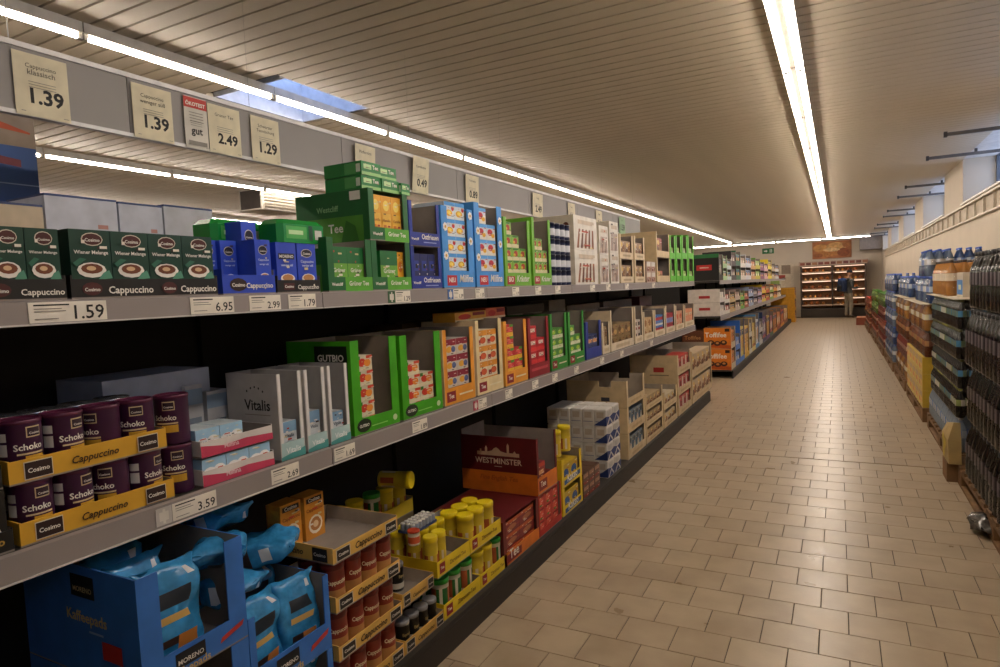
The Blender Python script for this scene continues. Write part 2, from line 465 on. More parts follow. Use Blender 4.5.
price(620, 'M', '0.85', 'below the open cream carton', .08)
price(650, 'M', '0.95', 'below the far cream cartons', .09)

# ---- hanging sign board over the shelves, with price signs
SX = -2.37
sb = thing('sign_board', 'long grey hanging price board above the shelves', 'sign board', (SX, -2.0, 2.2))
gp = M('#8f8a86', .5, 0, .05, 3.0); wl = M('#c8c6c4', .4, .2)
L = 10.7
for k in range(9):
    b = MB(); b.box(-.012, 0, k * 1.189 + .002, (k + 1) * 1.189 - .002, .014, .222, gp); b.build('board_panel', sb)
b = MB(); b.box(-.02, .006, 0, L, .222, .240, wl); b.build('top_rail', sb)
b = MB(); b.box(-.02, .006, 0, L, 0, .014, wl); b.build('bottom_rail', sb)
for k in range(9):
    b = MB(); b.rod((-.006, .4 + k * 1.25, .238), (-.006, .4 + k * 1.25, CEIL - 2.2), .0006, M('#9a8f80', .6), 6); b.build('hanger_wire', sb)
CREAM = M('#ddd3b4', .6)
def sign(px0, px1, txt, label, lines=(), colr=None, h=.205, tilt=0.0):
    y0 = Yp(px0, SX + .008, 2.32); y1 = Yp(px1, SX + .008, 2.32); w = y1 - y0
    t = thing('price_sign', label, 'price sign', (SX + .0085, y0, 2.202)); t.rotation_euler = (0, tilt, 0)
    b = MB(); b.box(0, .0015, 0, w, 0, h, colr or CREAM); b.build('sign_card', t)
    def f():
        b = MB(); b.face((.0015, 0, 0), (0, 1, 0), (0, 0, 1), (1, 0, 0)); return b
    if txt:
        b = f(); b.t(txt, w * .58, .045, w * .62, INK, bold=.03); b.build('price_figures', t)
    b = f()
    for k, s in enumerate(lines): b.t(s, w / 2, .158 - .022 * k, min(w * .8, .0095 * len(s)), INK, bold=0)
    for k in range(3): b.r(w * .25, w * .75, .112 - k * .009, .114 - k * .009, GREY)
    b.r(w * .08, w * .16, .012, .014, GREY); b.r(w * .85, w * .95, .008, .010, GREY); b.build('small_print', t)['kind'] = 'stuff'
    return t, w
sign(13, 68, '1.39', 'large cream hanging price sign reading 1.39, the leftmost sign', ('Cappuccino', 'klassisch'))
sign(132, 172, '1.39', 'cream hanging price sign reading 1.39, second from the left end', ('Cappuccino', 'weniger süß'))
t, w = sign(184, 207, '', 'white hanging test-result sign with a red header reading gut', (), M('#d5d0c4', .6), .21)
b = MB(); b.face((.0015, 0, 0), (0, 1, 0), (0, 0, 1), (1, 0, 0)); b.r(0, w, .165, .208, M('#c23428')); b.t('ÖKOTEST', w / 2, .175, w * .85, M('#efe6da'), bold=.03); b.t('gut', w * .5, .06, w * .5, INK, bold=.02)
for k in range(4): b.r(w * .2, w * .8, .145 - k * .012, .148 - k * .012, GREY)
b.r(w * .1, w * .9, .012, .03, GREY); b.build('sign_print', t)
sign(208, 240, '2.49', 'cream hanging price sign reading 2.49 beside the red test sign', ('Grüner Tee',))
sign(251, 279, '1.29', 'cream hanging price sign reading 1.29, with two title lines, right of 2.49', ('Schwarzer', 'Teemischung'))
sign(354, 374, '0.49', 'cream hanging price sign half hidden by the green tea packs', ('Pfefferminz',), tilt=.06)
sign(411, 427, '0.49', 'curled cream hanging price sign reading 0.49, clear of the packs', ('Kamillentee',), h=.225, tilt=.10)
sign(465, 478, '0.89', 'narrow cream hanging price sign above the daisy boxes', ('Früchtetee',), tilt=.04)
sign(532, 542, '2.49', 'cream hanging price sign above the lime green boxes', ('Honig',), tilt=.04)
sign(568, 575, '1.99', 'small cream hanging sign above the dark blue jars', ('Kekse',))
sign(596, 602, '2.29', 'small cream hanging sign above the white stick boxes', ('Sticks',))
sign(619, 625, '1.59', 'small pale green hanging sign near the board end', ('Bio',), M('#8fae86', .6))

# ================================================================== PACKS AND DISPLAY BOXES
CARD = M('#8a8078', .7); CARDL = M('#a89c8c', .7)
XF = {'T': LX - .02, 'M': LX - .02, 'B': KX - .03}
ZZ = {'T': ZT, 'M': ZM, 'B': ZB}
PACKS = {}
def carton(key, W, D, H, base, front=(), side=None, rough=.4):
    k = (key, round(W, 4), round(D, 4), round(H, 4))
    if k in PACKS: return PACKS[k]
    b = MB(); b.box(-D, 0, 0, W, 0, H, M(base, rough))
    b.face((0, 0, 0), (0, 1, 0), (0, 0, 1), (1, 0, 0)); b.art(front, W, H)
    rnd = random.Random(sum(map(ord, key)))
    for q in range(7 if not key.startswith(('wiener', 'blue_', 'milk')) else 3):      # small print
        u, v = rnd.uniform(.06, .8), rnd.uniform(.06, .9)
        b.r(u * W, min(.96, u + rnd.uniform(.06, .28)) * W, v * H, (v + rnd.uniform(.02, .05)) * H, M(rnd.choice(['#e8e2d4', '#e8e2d4', '#d8c890', '#3a2a24', '#b8402c'])))
    if side: b.face((-D, 0, 0), (1, 0, 0), (0, 0, 1), (0, -1, 0)); b.art(side, D, H)
    PACKS[k] = b.mesh(key)
    return PACKS[k]
def can(key, R, H, body, lid, art=None, n=20, label=None):
    k = (key, R, H)
    if k in PACKS: return PACKS[k]
    b = MB(); B = M(body, .4); Ld = M(lid, .3, .2) if isinstance(lid, str) else lid
    if label:
        Lb = M(label[2], .4)
        b.lathe([(R * .94, 0), (R, .006), (R, H * label[0]), (R, H * label[1]), (R, H * .86), (R * 1.04, H * .865), (R * 1.04, H - .003), (R * .98, H)], n, [B, B, Lb, B, B, Ld, Ld])
    else:
        b.lathe([(R * .95, 0), (R, .004), (R, H - .012), (R * 1.03, H - .010), (R * 1.03, H - .002), (R * .97, H), (R * .95, H - .006)], n, [B, B, B, Ld, Ld, Ld])
    if art: art(b, R, H)
    PACKS[k] = b.mesh(key)
    return PACKS[k]
def bag_mesh(key, W, D, H, mats, seed=0):
    """a soft filled pouch: gussetted body, crimped top; mats = (body, label, stripe, red, foil, cup, beans)"""
    if key in PACKS: return PACKS[key]
    b = MB(); n = 32; rings = []; lv = 13
    for a in range(lv + 1):
        t = a / lv
        z = H * t
        k = min(1, (t / .08 + .75) if t < .08 else 1)
        dd = D / 2 * (k if t < .72 else k * max(.04, 1 - ((t - .72) / .28) ** 1.3))
        ww = W / 2 * (1 if t < .8 else 1 - .10 * math.sin((t - .8) / .2 * PI))
        r = []
        for q in range(n):
            th = 2 * PI * q / n
            cx = math.copysign(abs(math.cos(th)) ** .42, math.cos(th)); sy = math.copysign(abs(math.sin(th)) ** .42, math.sin(th))
            p = Vector((cx * dd, sy * ww, z))
            nz = mnoise.noise(Vector((p.x * 18 + seed * 7, p.y * 18, p.z * 18))) * .022 * (.35 + t)
            r.append((p.x + nz * cx, p.y + nz * sy, p.z + (nz * .5 if 0 < a else 0)))
        rings.append(r)
    b.rings(rings, mats[0])
    i = 0
    for a in range(lv):
        for q in range(n):
            c = 2 * PI * (q + .5) / n
            fx = math.cos(c)
            mm = None
            sy_ = math.sin(c)
            if fx > .55 and a in (8, 9): mm = mats[1] if abs(sy_) < .2 else None
            elif fx > .5 and a == 6 and abs(sy_) < .2: mm = mats[2]
            elif fx > .5 and a in (2, 3) and .05 < sy_ < .4: mm = mats[5]
            elif fx > .5 and a == 3 and sy_ <= .0 and sy_ > -.2: mm = mats[6]
            elif fx > .4 and a == 1 and sy_ < 0: mm = mats[3]
            elif fx > .5 and a == 11 and .1 < sy_ < .4: mm = mats[4]
            elif abs(fx) < .25 and a in (7, 8): mm = mats[4]
            elif abs(fx) < .3 and a in (3, 4): mm = mats[6]
            if mm: b.m[i] = b.mi(mm)
            i += 1
    PACKS[key] = b.mesh('pouch')
    return PACKS[key]

def panel(b, q, out, inn, side):
    """thin board: box q in the outside colour with an inner skin"""
    b.box(*q, out)
    x0, x1, y0, y1, z0, z1 = q; e = .0007
    if side == 'y-': b.poly([(x0, y1 + e, z0), (x0, y1 + e, z1), (x1, y1 + e, z1), (x1, y1 + e, z0)], inn)
    if side == 'y+': b.poly([(x0, y0 - e, z0), (x1, y0 - e, z0), (x1, y0 - e, z1), (x0, y0 - e, z1)], inn)
    if side == 'x': b.poly([(x1 + e, y0, z0), (x1 + e, y1, z0), (x1 + e, y1, z1), (x1 + e, y0, z1)], inn)
TH = .004
def display(label, Y0, Y1, zb, H, X, D=.36, out='#888888', inn=CARD, lip=.05, lipc=None, fl=.018, flc=None, art=(), sart=(), tiers=1, back=True, cut=0.0, name='display_box', cat='display box', sidecut=0.0, lipart_tiers=True, notch=None):
    """shelf-ready carton open at the front: base, back, sides, a printed front lip, narrow front flanges"""
    W = Y1 - Y0
    t = thing(name, label, cat, (X, Y0, zb))
    o = M(out, .5); lc = M(lipc or out, .5); fc = M(flc or out, .5)
    b = MB(); b.box(-D, 0, 0, W, 0, TH, CARD); b.build('base', t)
    if back:
        b = MB(); panel(b, (-D, -D + TH, TH, W - TH, TH, H - cut), o, inn, 'x'); b.build('back_panel', t)
    for s in (0, 1):
        b = MB(); hs = H - sidecut
        ys = (0, TH) if s == 0 else (W - TH, W)
        zn = hs - (notch[2] if notch else 0)
        panel(b, (-D, 0, *ys, TH, zn), o, inn, 'y-' if s == 0 else 'y+')
        if notch:
            for u0, u1 in ((-D, -D + notch[0] * D), (-D + notch[1] * D, 0)): panel(b, (u0, u1, *ys, zn, hs), o, inn, 'y-' if s == 0 else 'y+')
        if s == 0 and sart: b.face((-D, 0, 0), (1, 0, 0), (0, 0, 1), (0, -1, 0)); b.art(sart, D, H)
        b.build('side_panel', t)
    th_ = H / tiers
    for k in range(tiers):
        z0 = k * th_
        if k:
            b = MB(); b.box(-D + TH, -TH, TH, W - TH, z0 - TH, z0, CARD); b.build('tier_board', t)
        b = MB(); panel(b, (-TH, 0, TH, W - TH, z0 + (TH if not k else 0), z0 + lip), lc, inn, '')
        if art and (lipart_tiers or k == 0):
            b.face((0, 0, z0), (0, 1, 0), (0, 0, 1), (1, 0, 0)); b.lay = 1; b.art(art, W, lip)
        b.build('front_lip', t)
        if fl:
            for y0 in (TH, W - TH - fl):
                b = MB(); b.box(-TH, 0, y0, y0 + fl, z0 + lip, z0 + th_ - (TH if k < tiers - 1 else sidecut), fc); b.build('front_flange', t)
    return dict(t=t, Y0=Y0, W=W, H=H, zb=zb, X=X, D=D, lip=lip, th=th_, tiers=tiers)
def fill(d, key, cols, counts, base, front, desc, box, tier=0, back=.012, ph=None, name='carton_pack', cat='pack', depth=None, margin=.012, side=None):
    """stack packs inside a display; counts = packs per column"""
    if name == 'carton_pack': name = 'snack_pack' if d['Y0'] > 10 else 'sweet_pack' if d['zb'] < .5 and d['Y0'] > 4.9 else 'tea_pack' if d['zb'] < 1.3 else name
    w = (d['W'] - 2 * margin) / cols; mx = max(counts + [1])
    h = ph or (d['th'] - .012) / mx
    D = depth or min(.18, d['D'] - .05)
    me = carton(key, w - .002, D, h - .0015, base, front, side)
    for c in range(cols):
        for r in range(counts[c]):
            lab = where(desc, across(c, cols), level(r, mx) if mx > 1 else '', 'in', box)
            put_pack(me, name, lab, cat, (d['X'] - TH - back, d['Y0'] + margin + c * w + .001, d['zb'] + tier * d['th'] + TH + .0005 + r * h), 0, box)
def put_pack(me, name, lab, cat, loc, rz=0.0, group=None):
    return tag(put(me, name, None, loc, (0, 0, rz)), lab, cat, 'packs in ' + group if group else None)
def at(lvl, px0, px1, py, zmid=.12):
    """front span and height of an item on a shelf, from its pixel columns and top row"""
    X = XF[lvl]; zb = ZZ[lvl]
    Y0 = Yp(px0, X, zb + zmid) + .002; Y1 = Yp(px1, X, zb + zmid) - .002
    H = Zp((px0 + px1) / 2, py, X) - zb
    return dict(Y0=Y0, Y1=Y1, zb=zb, H=H, X=X)

# ================================================================== TOP SHELF
WHT = '#e8e4da'; CRE = '#d9cdb2'
def logo(cx, cy, rx, ry, bg='#2a1512'):
    return [('e', cx, cy, rx, ry, '#cfc6b4'), ('e', cx, cy, rx * .9, ry * .86, bg), ('t', 'Cosimo', cx, cy - ry * .35, rx * 1.35, WHT)]
A_WIEN = logo(.55, .86, .27, .10, '#4a1c18') + [('t', 'Wiener Melange', .5, .64, .84, WHT), ('e', .48, .40, .36, .115, WHT), ('e', .48, .42, .27, .075, '#6e3a1f'), ('e', .46, .425, .12, .035, '#d6b48a'), ('g', [(.6, .25), (.98, .28), (.9, .40), (.75, .36)], '#4f8a72'), ('g', [(.02, .5), (.2, .58), (.35, .56), (.1, .45)], '#2f6b55')]
def tray_row(px0, px1, n, what, lipart, trayc, base, front, key, py, lipH, tray_label, desc, box, lvl='T', D=.14, skip=()):
    a = at(lvl, px0, px1, py)
    d = display(tray_label, a['Y0'], a['Y1'], a['zb'], lipH + .02, a['X'], D=.30, out=trayc, lip=lipH, fl=0, art=lipart, name='carton_tray', cat='tray', sidecut=.01)
    w = (d['W'] - .012) / n; H = a['H'] - TH
    me = carton(key, w - .002, D, H, base, front, None)
    for i in range(n):
        put_pack(me, 'cappuccino_carton', where(desc, across(i, n), 'in', box), 'carton', (a['X'] - TH - .001, a['Y0'] + .006 + i * w + .001, a['zb'] + TH + .0005), 0, box)
    return d
tray_row(-58, 64, 3, '', [('t', 'Cappuccino', .78, .25, .40, WHT), ('e', .40, .5, .10, .32, '#4a1c18'), ('t', 'Cosimo', .40, .38, .15, WHT)], '#16130f', '#0f3b2d', A_WIEN, 'wiener_carton', 226, .05,
         'black tray of dark green cappuccino cartons at the far left', 'dark green cappuccino carton with a coffee cup,', 'the black tray at far left')
tray_row(67, 216, 4, '', [('e', .12, .5, .06, .34, '#4a1c18'), ('t', 'Cosimo', .12, .38, .09, WHT), ('t', 'Cappuccino', .36, .25, .29, WHT), ('e', .62, .5, .055, .34, '#4a1c18'), ('t', 'Cosimo', .62, .38, .085, WHT), ('t', 'Cappuccino', .84, .25, .28, WHT)], '#16130f', '#0f3b2d', A_WIEN, 'wiener_carton', 233, .05,
         'black tray of four dark green cappuccino cartons beside the blue packs', 'dark green cappuccino carton with a coffee cup,', 'the four-carton tray')
A_BLUE = logo(.5, .80, .30, .09, '#1b1526') + [('t', 'Cappuccino', .5, .60, .7, '#c9d4ee'), ('t', 'weniger süß', .5, .52, .6, '#c9d4ee'), ('e', .5, .27, .36, .10, WHT), ('e', .5, .285, .28, .07, '#b4804f'), ('r', .1, .4, .06, .12, '#1b3fae')]
a = at('T', 220, 274, 243)
d = display('bright blue cappuccino tray holding three slim blue packs', a['Y0'], a['Y1'], a['zb'], .085, a['X'], D=.26, out='#2344b8', lip=.062, fl=0, art=[('e', .28, .5, .16, .34, '#2a1512'), ('t', 'Cosimo', .28, .4, .24, WHT), ('t', 'Cappuccino', .68, .32, .52, WHT)], name='carton_tray', cat='tray', sidecut=.005)
w = (d['W'] - .012) / 3
me = carton('blue_pack', w - .003, .09, .175, '#2a4bc4', A_BLUE)
for i, (bk, up) in enumerate(((.10, 0), (.085, 0), (.001, 0))):
    put_pack(me, 'cappuccino_pack', 'slim blue cappuccino pack %s in the bright blue tray' % across(i, 3), 'pack', (a['X'] - TH - bk, a['Y0'] + .006 + i * w, a['zb'] + TH + .0005), 0, 'bright blue tray')
me = carton('blue_pack_tall', w - .004, .09, .245, '#2a4bc4', A_BLUE)
put_pack(me, 'cappuccino_pack', 'tall blue cappuccino pack rising behind the front pack of the blue tray', 'pack', (a['X'] - TH - .094, a['Y0'] + .036 + 2 * w, a['zb'] + TH + .0005))
a = at('T', 275, 319, 243)
d = display('black tray with two blue cappuccino packs beside the green tea', a['Y0'], a['Y1'], a['zb'], .06, a['X'], D=.26, out='#17130f', lip=.045, fl=0, art=[('r', .14, .38, .25, .75, '#4a1c18'), ('t', 'Cosimo', .26, .4, .2, WHT), ('t', 'Cappuccino', .70, .28, .5, WHT)], name='carton_tray', cat='tray')
w = (d['W'] - .012) / 2
for i in range(2):
    me = carton('blue_foil_%d' % i, w - .006, .08, .17, '#2746bd', (A_BLUE if i else [('r', .1, .9, .66, .78, '#1a1430'), ('t', 'MORENO', .5, .69, .7, WHT)] + A_BLUE[4:]))
    put_pack(me, 'cappuccino_pack', ('blue pack with a dark name band' if i == 0 else 'blue pack with a round dark logo') + ' in the small black tray', 'pack', (a['X'] - TH - .001, a['Y0'] + .008 + i * w, a['zb'] + TH + .0005))
# things standing behind the blue packs
y = Yp(213, -2.10, 1.8)
b = MB(); b.box(-.10, 0, 0, .10, 0, .29, M('#171310')); b.face((0, 0, 0), (0, 1, 0), (0, 0, 1), (1, 0, 0)); b.r(0, .038, .19, .28, M('#a08a4a')); b.r(.05, .09, .23, .25, M('#4a4238'))
tag(b.build('coffee_carton', None, (-2.10, y, ZT)), 'black and gold carton peeking up behind the blue cappuccino packs', 'carton')
GB = (M('#1f8a3a', .25), M('#bfe0a8', .3), M('#0f5a28', .3), M('#d8dcd0', .3), M('#10301a', .3))
b = MB(); b.tbox(-.12, 0, 0, .235, 0, .085, GB[0], .018); b.face((0, 0, 0), (0, 1, 0), (0, 0, 1), (1, 0, 0)); b.r(.03, .13, .015, .06, M('#4aa84a', .3)); b.r(.14, .16, .01, .065, M('#0f4a20', .3)); b.r(.17, .205, .015, .05, M('#cfd4c8', .3)); b.r(.04, .11, .03, .045, M('#bfe0a8', .3))
gpk = b.mesh('tea_multipack')
ym = Yp(325, -1.74, 1.8)
for i, (yy, z, xx) in enumerate(((ym - .237, 1.7602, -1.73), (ym - .40, 1.7602, -1.865))):
    tag(put(gpk, 'tea_multipack', None, (xx, yy, z), (0, 0, (.0, .02, -.02)[i])), 'shiny green wrapped tea pack lying on the blue packs, %s' % ('front one at the right', 'rear one')[i], 'tea pack', 'green packs on the blue packs')
# green tea displays
GRD = '#17602c'; GRL = '#57a52c'
A_TEA = [('r', 0, 1, .0, .62, '#6aa83a'), ('r', 0, 1, .62, 1, '#1b6a33'), ('t', 'Grüner', .5, .42, .7, WHT), ('t', 'Tee', .5, .24, .35, WHT), ('e', .7, .12, .2, .08, '#b9d48a')]
L_TEA = [('r', .36, 1, 0, 1, GRL), ('t', 'Westcliff', .18, .4, .24, WHT), ('t', 'Grüner Tee', .67, .4, .46, WHT)]
S_TEA = [('r', 0, .92, 0, .5, '#4c8a2a'), ('t', 'Tee', .55, .2, .2, WHT), ('t', 'Westcliff', .45, .62, .3, '#8fbf8a'), ('r', .76, .9, .80, .97, WHT), ('g', [(.62, .0), (.86, .0), (.82, .3), (.7, .42)], '#2f6b22')]
XT = XF['T']
yt = [Yp(p, XT, 1.72) for p in (327, 371.5, 410)]
zt1 = 1.787; 
d1 = display('green tea display box with two packs, lower left of the tea stack', yt[0], yt[1] - .003, ZT, zt1 - ZT - .001, XT, D=.40, out=GRD, lip=.055, fl=.03, art=L_TEA, sart=S_TEA)
d2 = display('green tea display box with green and yellow packs, under the tall one', yt[1], yt[2], ZT, zt1 - ZT - .001, XT, D=.40, out=GRD, lip=.055, fl=.03, art=L_TEA, sart=S_TEA)
d3 = display('upper green tea display box full of yellow packs, with a large side', yt[1], yt[2], zt1, .212, XT, D=.40, out=GRD, lip=.055, fl=.03, art=L_TEA, sart=S_TEA)
fill(d1, 'tea_tall', 2, [1, 1], '#1f7a38', A_TEA, 'green tea pack with lighter lower half', 'the lower left tea box', ph=.17, margin=.03)
fill(d2, 'tea_tall2', 1, [1], '#1f7a38', A_TEA, 'green tea pack beside a yellow one', 'the lower right tea box', ph=.165, margin=.075)
me = carton('tea_yellow', .05, .12, .16, '#e0a62a', [('e', .5, .6, .3, .15, '#c8701e')])
put_pack(me, 'carton_pack', 'slim yellow tea pack beside the green one in the lower right tea box', 'pack', (XT - .02, yt[2] - .075, ZT + .005))
A_YEL = [('e', .5, .78, .3, .12, '#f3dd6a'), ('r', .1, .9, .3, .6, '#e8b840'), ('r', .15, .45, .1, .35, '#cf7a24'), ('t', 'Kamille', .5, .42, .7, '#a86a1a')]
fill(d3, 'tea_yellow_big', 3, [1, 1, 1], '#e2a52c', A_YEL, 'yellow tea pack', 'the upper tea box', ph=.19, margin=.03)
GT = [('r', 0, 1, 0, .25, '#8fc07a'), ('r', .1, .5, .45, .8, '#bfe0a8'), ('t', 'Tee', .7, .5, .3, WHT)]
me = carton('green_tea_flat', .125, .20, .055, '#1c7a36', GT, [('r', .55, .85, .1, .9, '#4c9a52'), ('r', .86, .97, .2, .8, '#cfd8c8')])
for i, (dy, dz, dx) in enumerate(((.0, 0, 0), (.0, .0565, .004), (.132, 0, .01), (.132, .0565, -.01), (.262, 0, .02))):
    y0 = yt[1] - .05 + (0 if i < 4 else -.014)
    o = put(me, 'tea_carton', None, (XT - .03 + dx, y0 + .05 + dy * .93, zt1 + .213 + dz), (0, 0, .03 * (i % 3 - 1)))
    if i == 4: o.location.y = yt[1] + .246; o.scale = (.6, .5, .9)
    tag(o, 'flat green tea carton on top of the tea boxes, %s' % ('bottom left', 'upper left', 'bottom middle', 'upper middle', 'small one at the right end')[i], 'carton', 'flat green tea cartons on the stack')
# dark blue display, upper tier empty
NAV = '#1b2f8e'
a = at('T', 411, 441.5, 203)
d = display('dark blue two-tier display box with its upper tier empty', D=.38, out=NAV, tiers=2, lip=.06, fl=.02, art=[('t', 'Westcliff', .16, .4, .24, WHT), ('t', 'Ostfriesen', .65, .5, .56, WHT), ('r', .42, .85, .22, .3, '#8fa0d8')], **a)
fill(d, 'navy_pack', 3, [1, 1, 1], '#18225e', [('r', .2, .8, .5, .8, '#2c3f96'), ('r', .2, .8, .2, .3, '#9aa4c8'), ('r', .35, .65, .58, .7, '#0c0f24')], 'dark blue tea pack', 'the dark blue display', ph=.16, margin=.03)
# daisy displays
LB = '#3f8fd8'
A_DAISY = [('r', 0, 1, .0, .55, '#dfe6ea'), ('e', .45, .35, .34, .2, '#e0a818'), ('e', .45, .38, .2, .11, '#f3d858'), ('r', .0, 1, .78, 1, '#4d9be0'), ('e', .8, .62, .14, .14, '#c22a3a')]
A_DAISY2 = [('r', 0, 1, .0, .55, '#e6e2da'), ('e', .4, .5, .3, .22, '#c22a3a'), ('r', .0, 1, .78, 1, '#5aa4e4'), ('e', .7, .3, .2, .15, '#e0a818')]
for i, (p0, p1, py, cn) in enumerate(((443, 474.5, 208, [4, 4, 3]), (476, 503.5, 205, [4, 4, 3]))):
    a = at('T', p0, p1, py)
    d = display('light blue daisy-print display box, %s of the two' % ('left', 'right')[i], D=.36, out=LB, lip=.085, fl=.05, art=[('r', .10, .40, .15, .75, '#b51f2c'), ('t', 'NEU', .25, .35, .2, WHT), ('i', 'Milfina', .70, .35, .45, WHT)], **a)
    # printed daisies on the flanges
    b = MB(); b.face((.0006, 0, 0), (0, 1, 0), (0, 0, 1), (1, 0, 0))
    for k, (u, v) in enumerate(((.03, .16), (d['W'] - .03, .24), (.03, .30), (d['W'] - .03, .37))):
        for q in range(7): b.e(u + .014 * math.cos(q * .9), v + .014 * math.sin(q * .9), .008, .008, M('#efeee8'), 6); b.lay -= 1
        b.lay += 1; b.e(u, v, .008, .008, M('#e0b020'), 8)
    b.build('daisy_print', d['t'])
    fill(d, 'daisy%d' % i, 2, [5, 4 + (i == 0)], '#cfdbe6', (A_DAISY, A_DAISY2)[i], 'white and yellow dessert carton', 'the %s daisy box' % ('left', 'right')[i], ph=.085, margin=.055)
LIME = '#6dae2c'
A_LIM = [('r', 0, 1, 0, .3, '#d8d2a8'), ('e', .5, .55, .3, .25, '#b03a2a'), ('r', .1, .9, .84, .96, '#2f7a28'), ('e', .3, .45, .15, .12, '#e0b83a')]
for i, (p0, p1, cn) in enumerate(((505, 531, [5, 4, 3]), (533, 551.5, [4, 4, 3]))):
    a = at('T', p0, p1, 219)
    d = display('lime green display box of small cartons, %s of the two' % ('left', 'right')[i], D=.36, out=LIME, lip=.08, fl=.03, art=[('r', .06, .34, .15, .75, '#a81f2c'), ('t', 'BIO', .2, .35, .18, WHT), ('i', 'Kräuter', .66, .35, .5, WHT)], **a)
    fill(d, 'lime%d' % i, 3, cn, '#7fb83a', A_LIM, 'small green and red carton', 'the %s lime box' % ('left', 'right')[i], ph=.075, margin=.033)
# dark blue jars, four rows
a = at('T', 553, 573, 223); n = 4; R = (a['Y1'] - a['Y0']) / (2 * n)
jar = can('navy_jar', round(R * .97, 4), .105, '#1d2748', '#141a33', None, 12, (.18, .62, '#c9cbd0'))
for r in range(4):
    for i in range(n):
        put_pack(jar, 'jar', 'pale-labelled dark blue jar, %s in %s of the jar block' % (across(i, n), level(r, 4)), 'jar', (a['X'] - R, a['Y0'] + R + 2 * R * i, ZT + .0005 + r * .106), 0, 'jar block')
jar2 = can('brown_jar', .05, .10, '#3a2418', '#1a1512', None, 10)
for i, (px, dx) in enumerate(((512, -.33), (520, -.33), (536, -.33), (543, -.34), (550, -.36))):
    z = ZT
    yy = Yp(px, XT + dx - .1, 2.0)
    for q in range(4):
        put_pack(jar2, 'jar', 'dark brown jar behind the lime boxes, %s column, %s' % (ORD[i], level(q, 4)), 'jar', (XT + dx - .12, yy, ZT + .0005 + q * .1015), 0, 'brown jars behind the lime boxes')
# white boxes printed with brown sticks
A_STK = [('r', 0, 1, 0, 1, '#ded8cc')] + [('g', [(.1 + .16 * k, .06), (.18 + .16 * k, .06), (.26 + .14 * k, .62), (.2 + .14 * k, .62)], ('#8a4f2a', '#6a3a1e')[k % 2]) for k in range(5)] + [('r', .15, .85, .76, .88, '#c9b8a0')]
for i, (p0, p1, py) in enumerate(((575, 598, 217), (600, 609, 226), (610.5, 619, 222))):
    a = at('T', p0, p1, py); W = a['Y1'] - a['Y0']; h = a['H'] / 2 - .002
    me = carton('sticks%d' % i, W - .002, .30, h, '#ddd6c8', A_STK, [('r', 0, 1, 0, 1, '#d0c6b4'), ('e', .8, .7, .08, .1, '#5a2f1a')])
    for r in range(2):
        put_pack(me, 'biscuit_stick_carton', 'white carton printed with brown sticks, %s of three columns, %s' % (across(i, 3), ('lower', 'upper')[r]), 'carton', (a['X'], a['Y0'], ZT + .0005 + r * (h + .001)), 0, 'brown stick cartons')
A_NUT = [('e', .3, .35, .26, .22, '#6a4128'), ('e', .7, .55, .24, .2, '#8a5f36'), ('e', .4, .78, .2, .14, '#d9b86a'), ('e', .75, .22, .18, .14, '#e0c88a')]
for i, (p0, p1, py, nm) in enumerate(((620.5, 633.5, 235, 'left'), (635, 645, 237, 'right'))):
    a = at('T', p0, p1, py)
    d = display('cream two-tier window box of nut packs, %s of the pair' % nm, D=.36, out='#d6c3a0', tiers=2, lip=.06, fl=.03, art=[('r', .2, .8, .35, .65, '#b09a78')], **a)
    for q in range(2):
        fill(d, 'nuts%d' % i, 2, [1, 1], '#a08060', A_NUT, 'brown nut pack %s' % ('below', 'above')[q], 'the %s cream window box' % nm, tier=q, ph=.16, margin=.03)
a = at('T', 646.5, 655.5, 262)
W = (a['Y1'] - a['Y0']) / 2
for i in range(2):
    for r in range(2):
        me = carton('clear_biscuit', W - .004, .2, .105, '#b59a88', [('r', .1, .9, .55, .95, '#d6d0c6'), ('r', .1, .5, .1, .45, '#7a3a2c'), ('r', .55, .9, .1, .45, '#9a6a4a')])
        put_pack(me, 'biscuit_pack', 'clear biscuit pack beside the cream boxes, %s %s' % (('lower', 'upper')[r], ('left', 'right')[i]), 'pack', (a['X'], a['Y0'] + i * W, ZT + .0005 + r * .106), 0, 'clear biscuit packs')
a = at('T', 657, 670, 233)
d = display('tall cream two-tier box with one red pack above', D=.55, out='#cbb58c', tiers=2, lip=.07, fl=.03, sart=[('r', .3, .7, .4, .7, '#bda67c')], **a)
fill(d, 'redpk', 2, [1, 0], '#a03a30', A_NUT, 'red and brown pack upstairs', 'the tall cream box', tier=1, ph=.2, margin=.04)
fill(d, 'redpk2', 2, [1, 0], '#b86a58', A_NUT, 'pinkish pack downstairs', 'the tall cream box', tier=0, ph=.12, margin=.04)
for i, (p0, p1) in enumerate(((670.5, 676), (676.5, 682), (682.5, 688), (688.5, 694))):
    a = at('T', p0, p1, 236)
    d = display('bright green two-tier display box, %s of the four near the shelf end' % across(i, 4), D=.36, out='#58b81e', tiers=2, lip=.07, fl=.05, **a)
    for q in range(2):
        fill(d, 'grn%d' % i, 2, [1, 1], '#8fae5a', [('r', .1, .9, .3, .7, '#c8d8a8')], 'pale green pack %s' % ('below', 'above')[q], 'the %s bright green box' % ORD[i], tier=q, ph=.13, margin=.055)

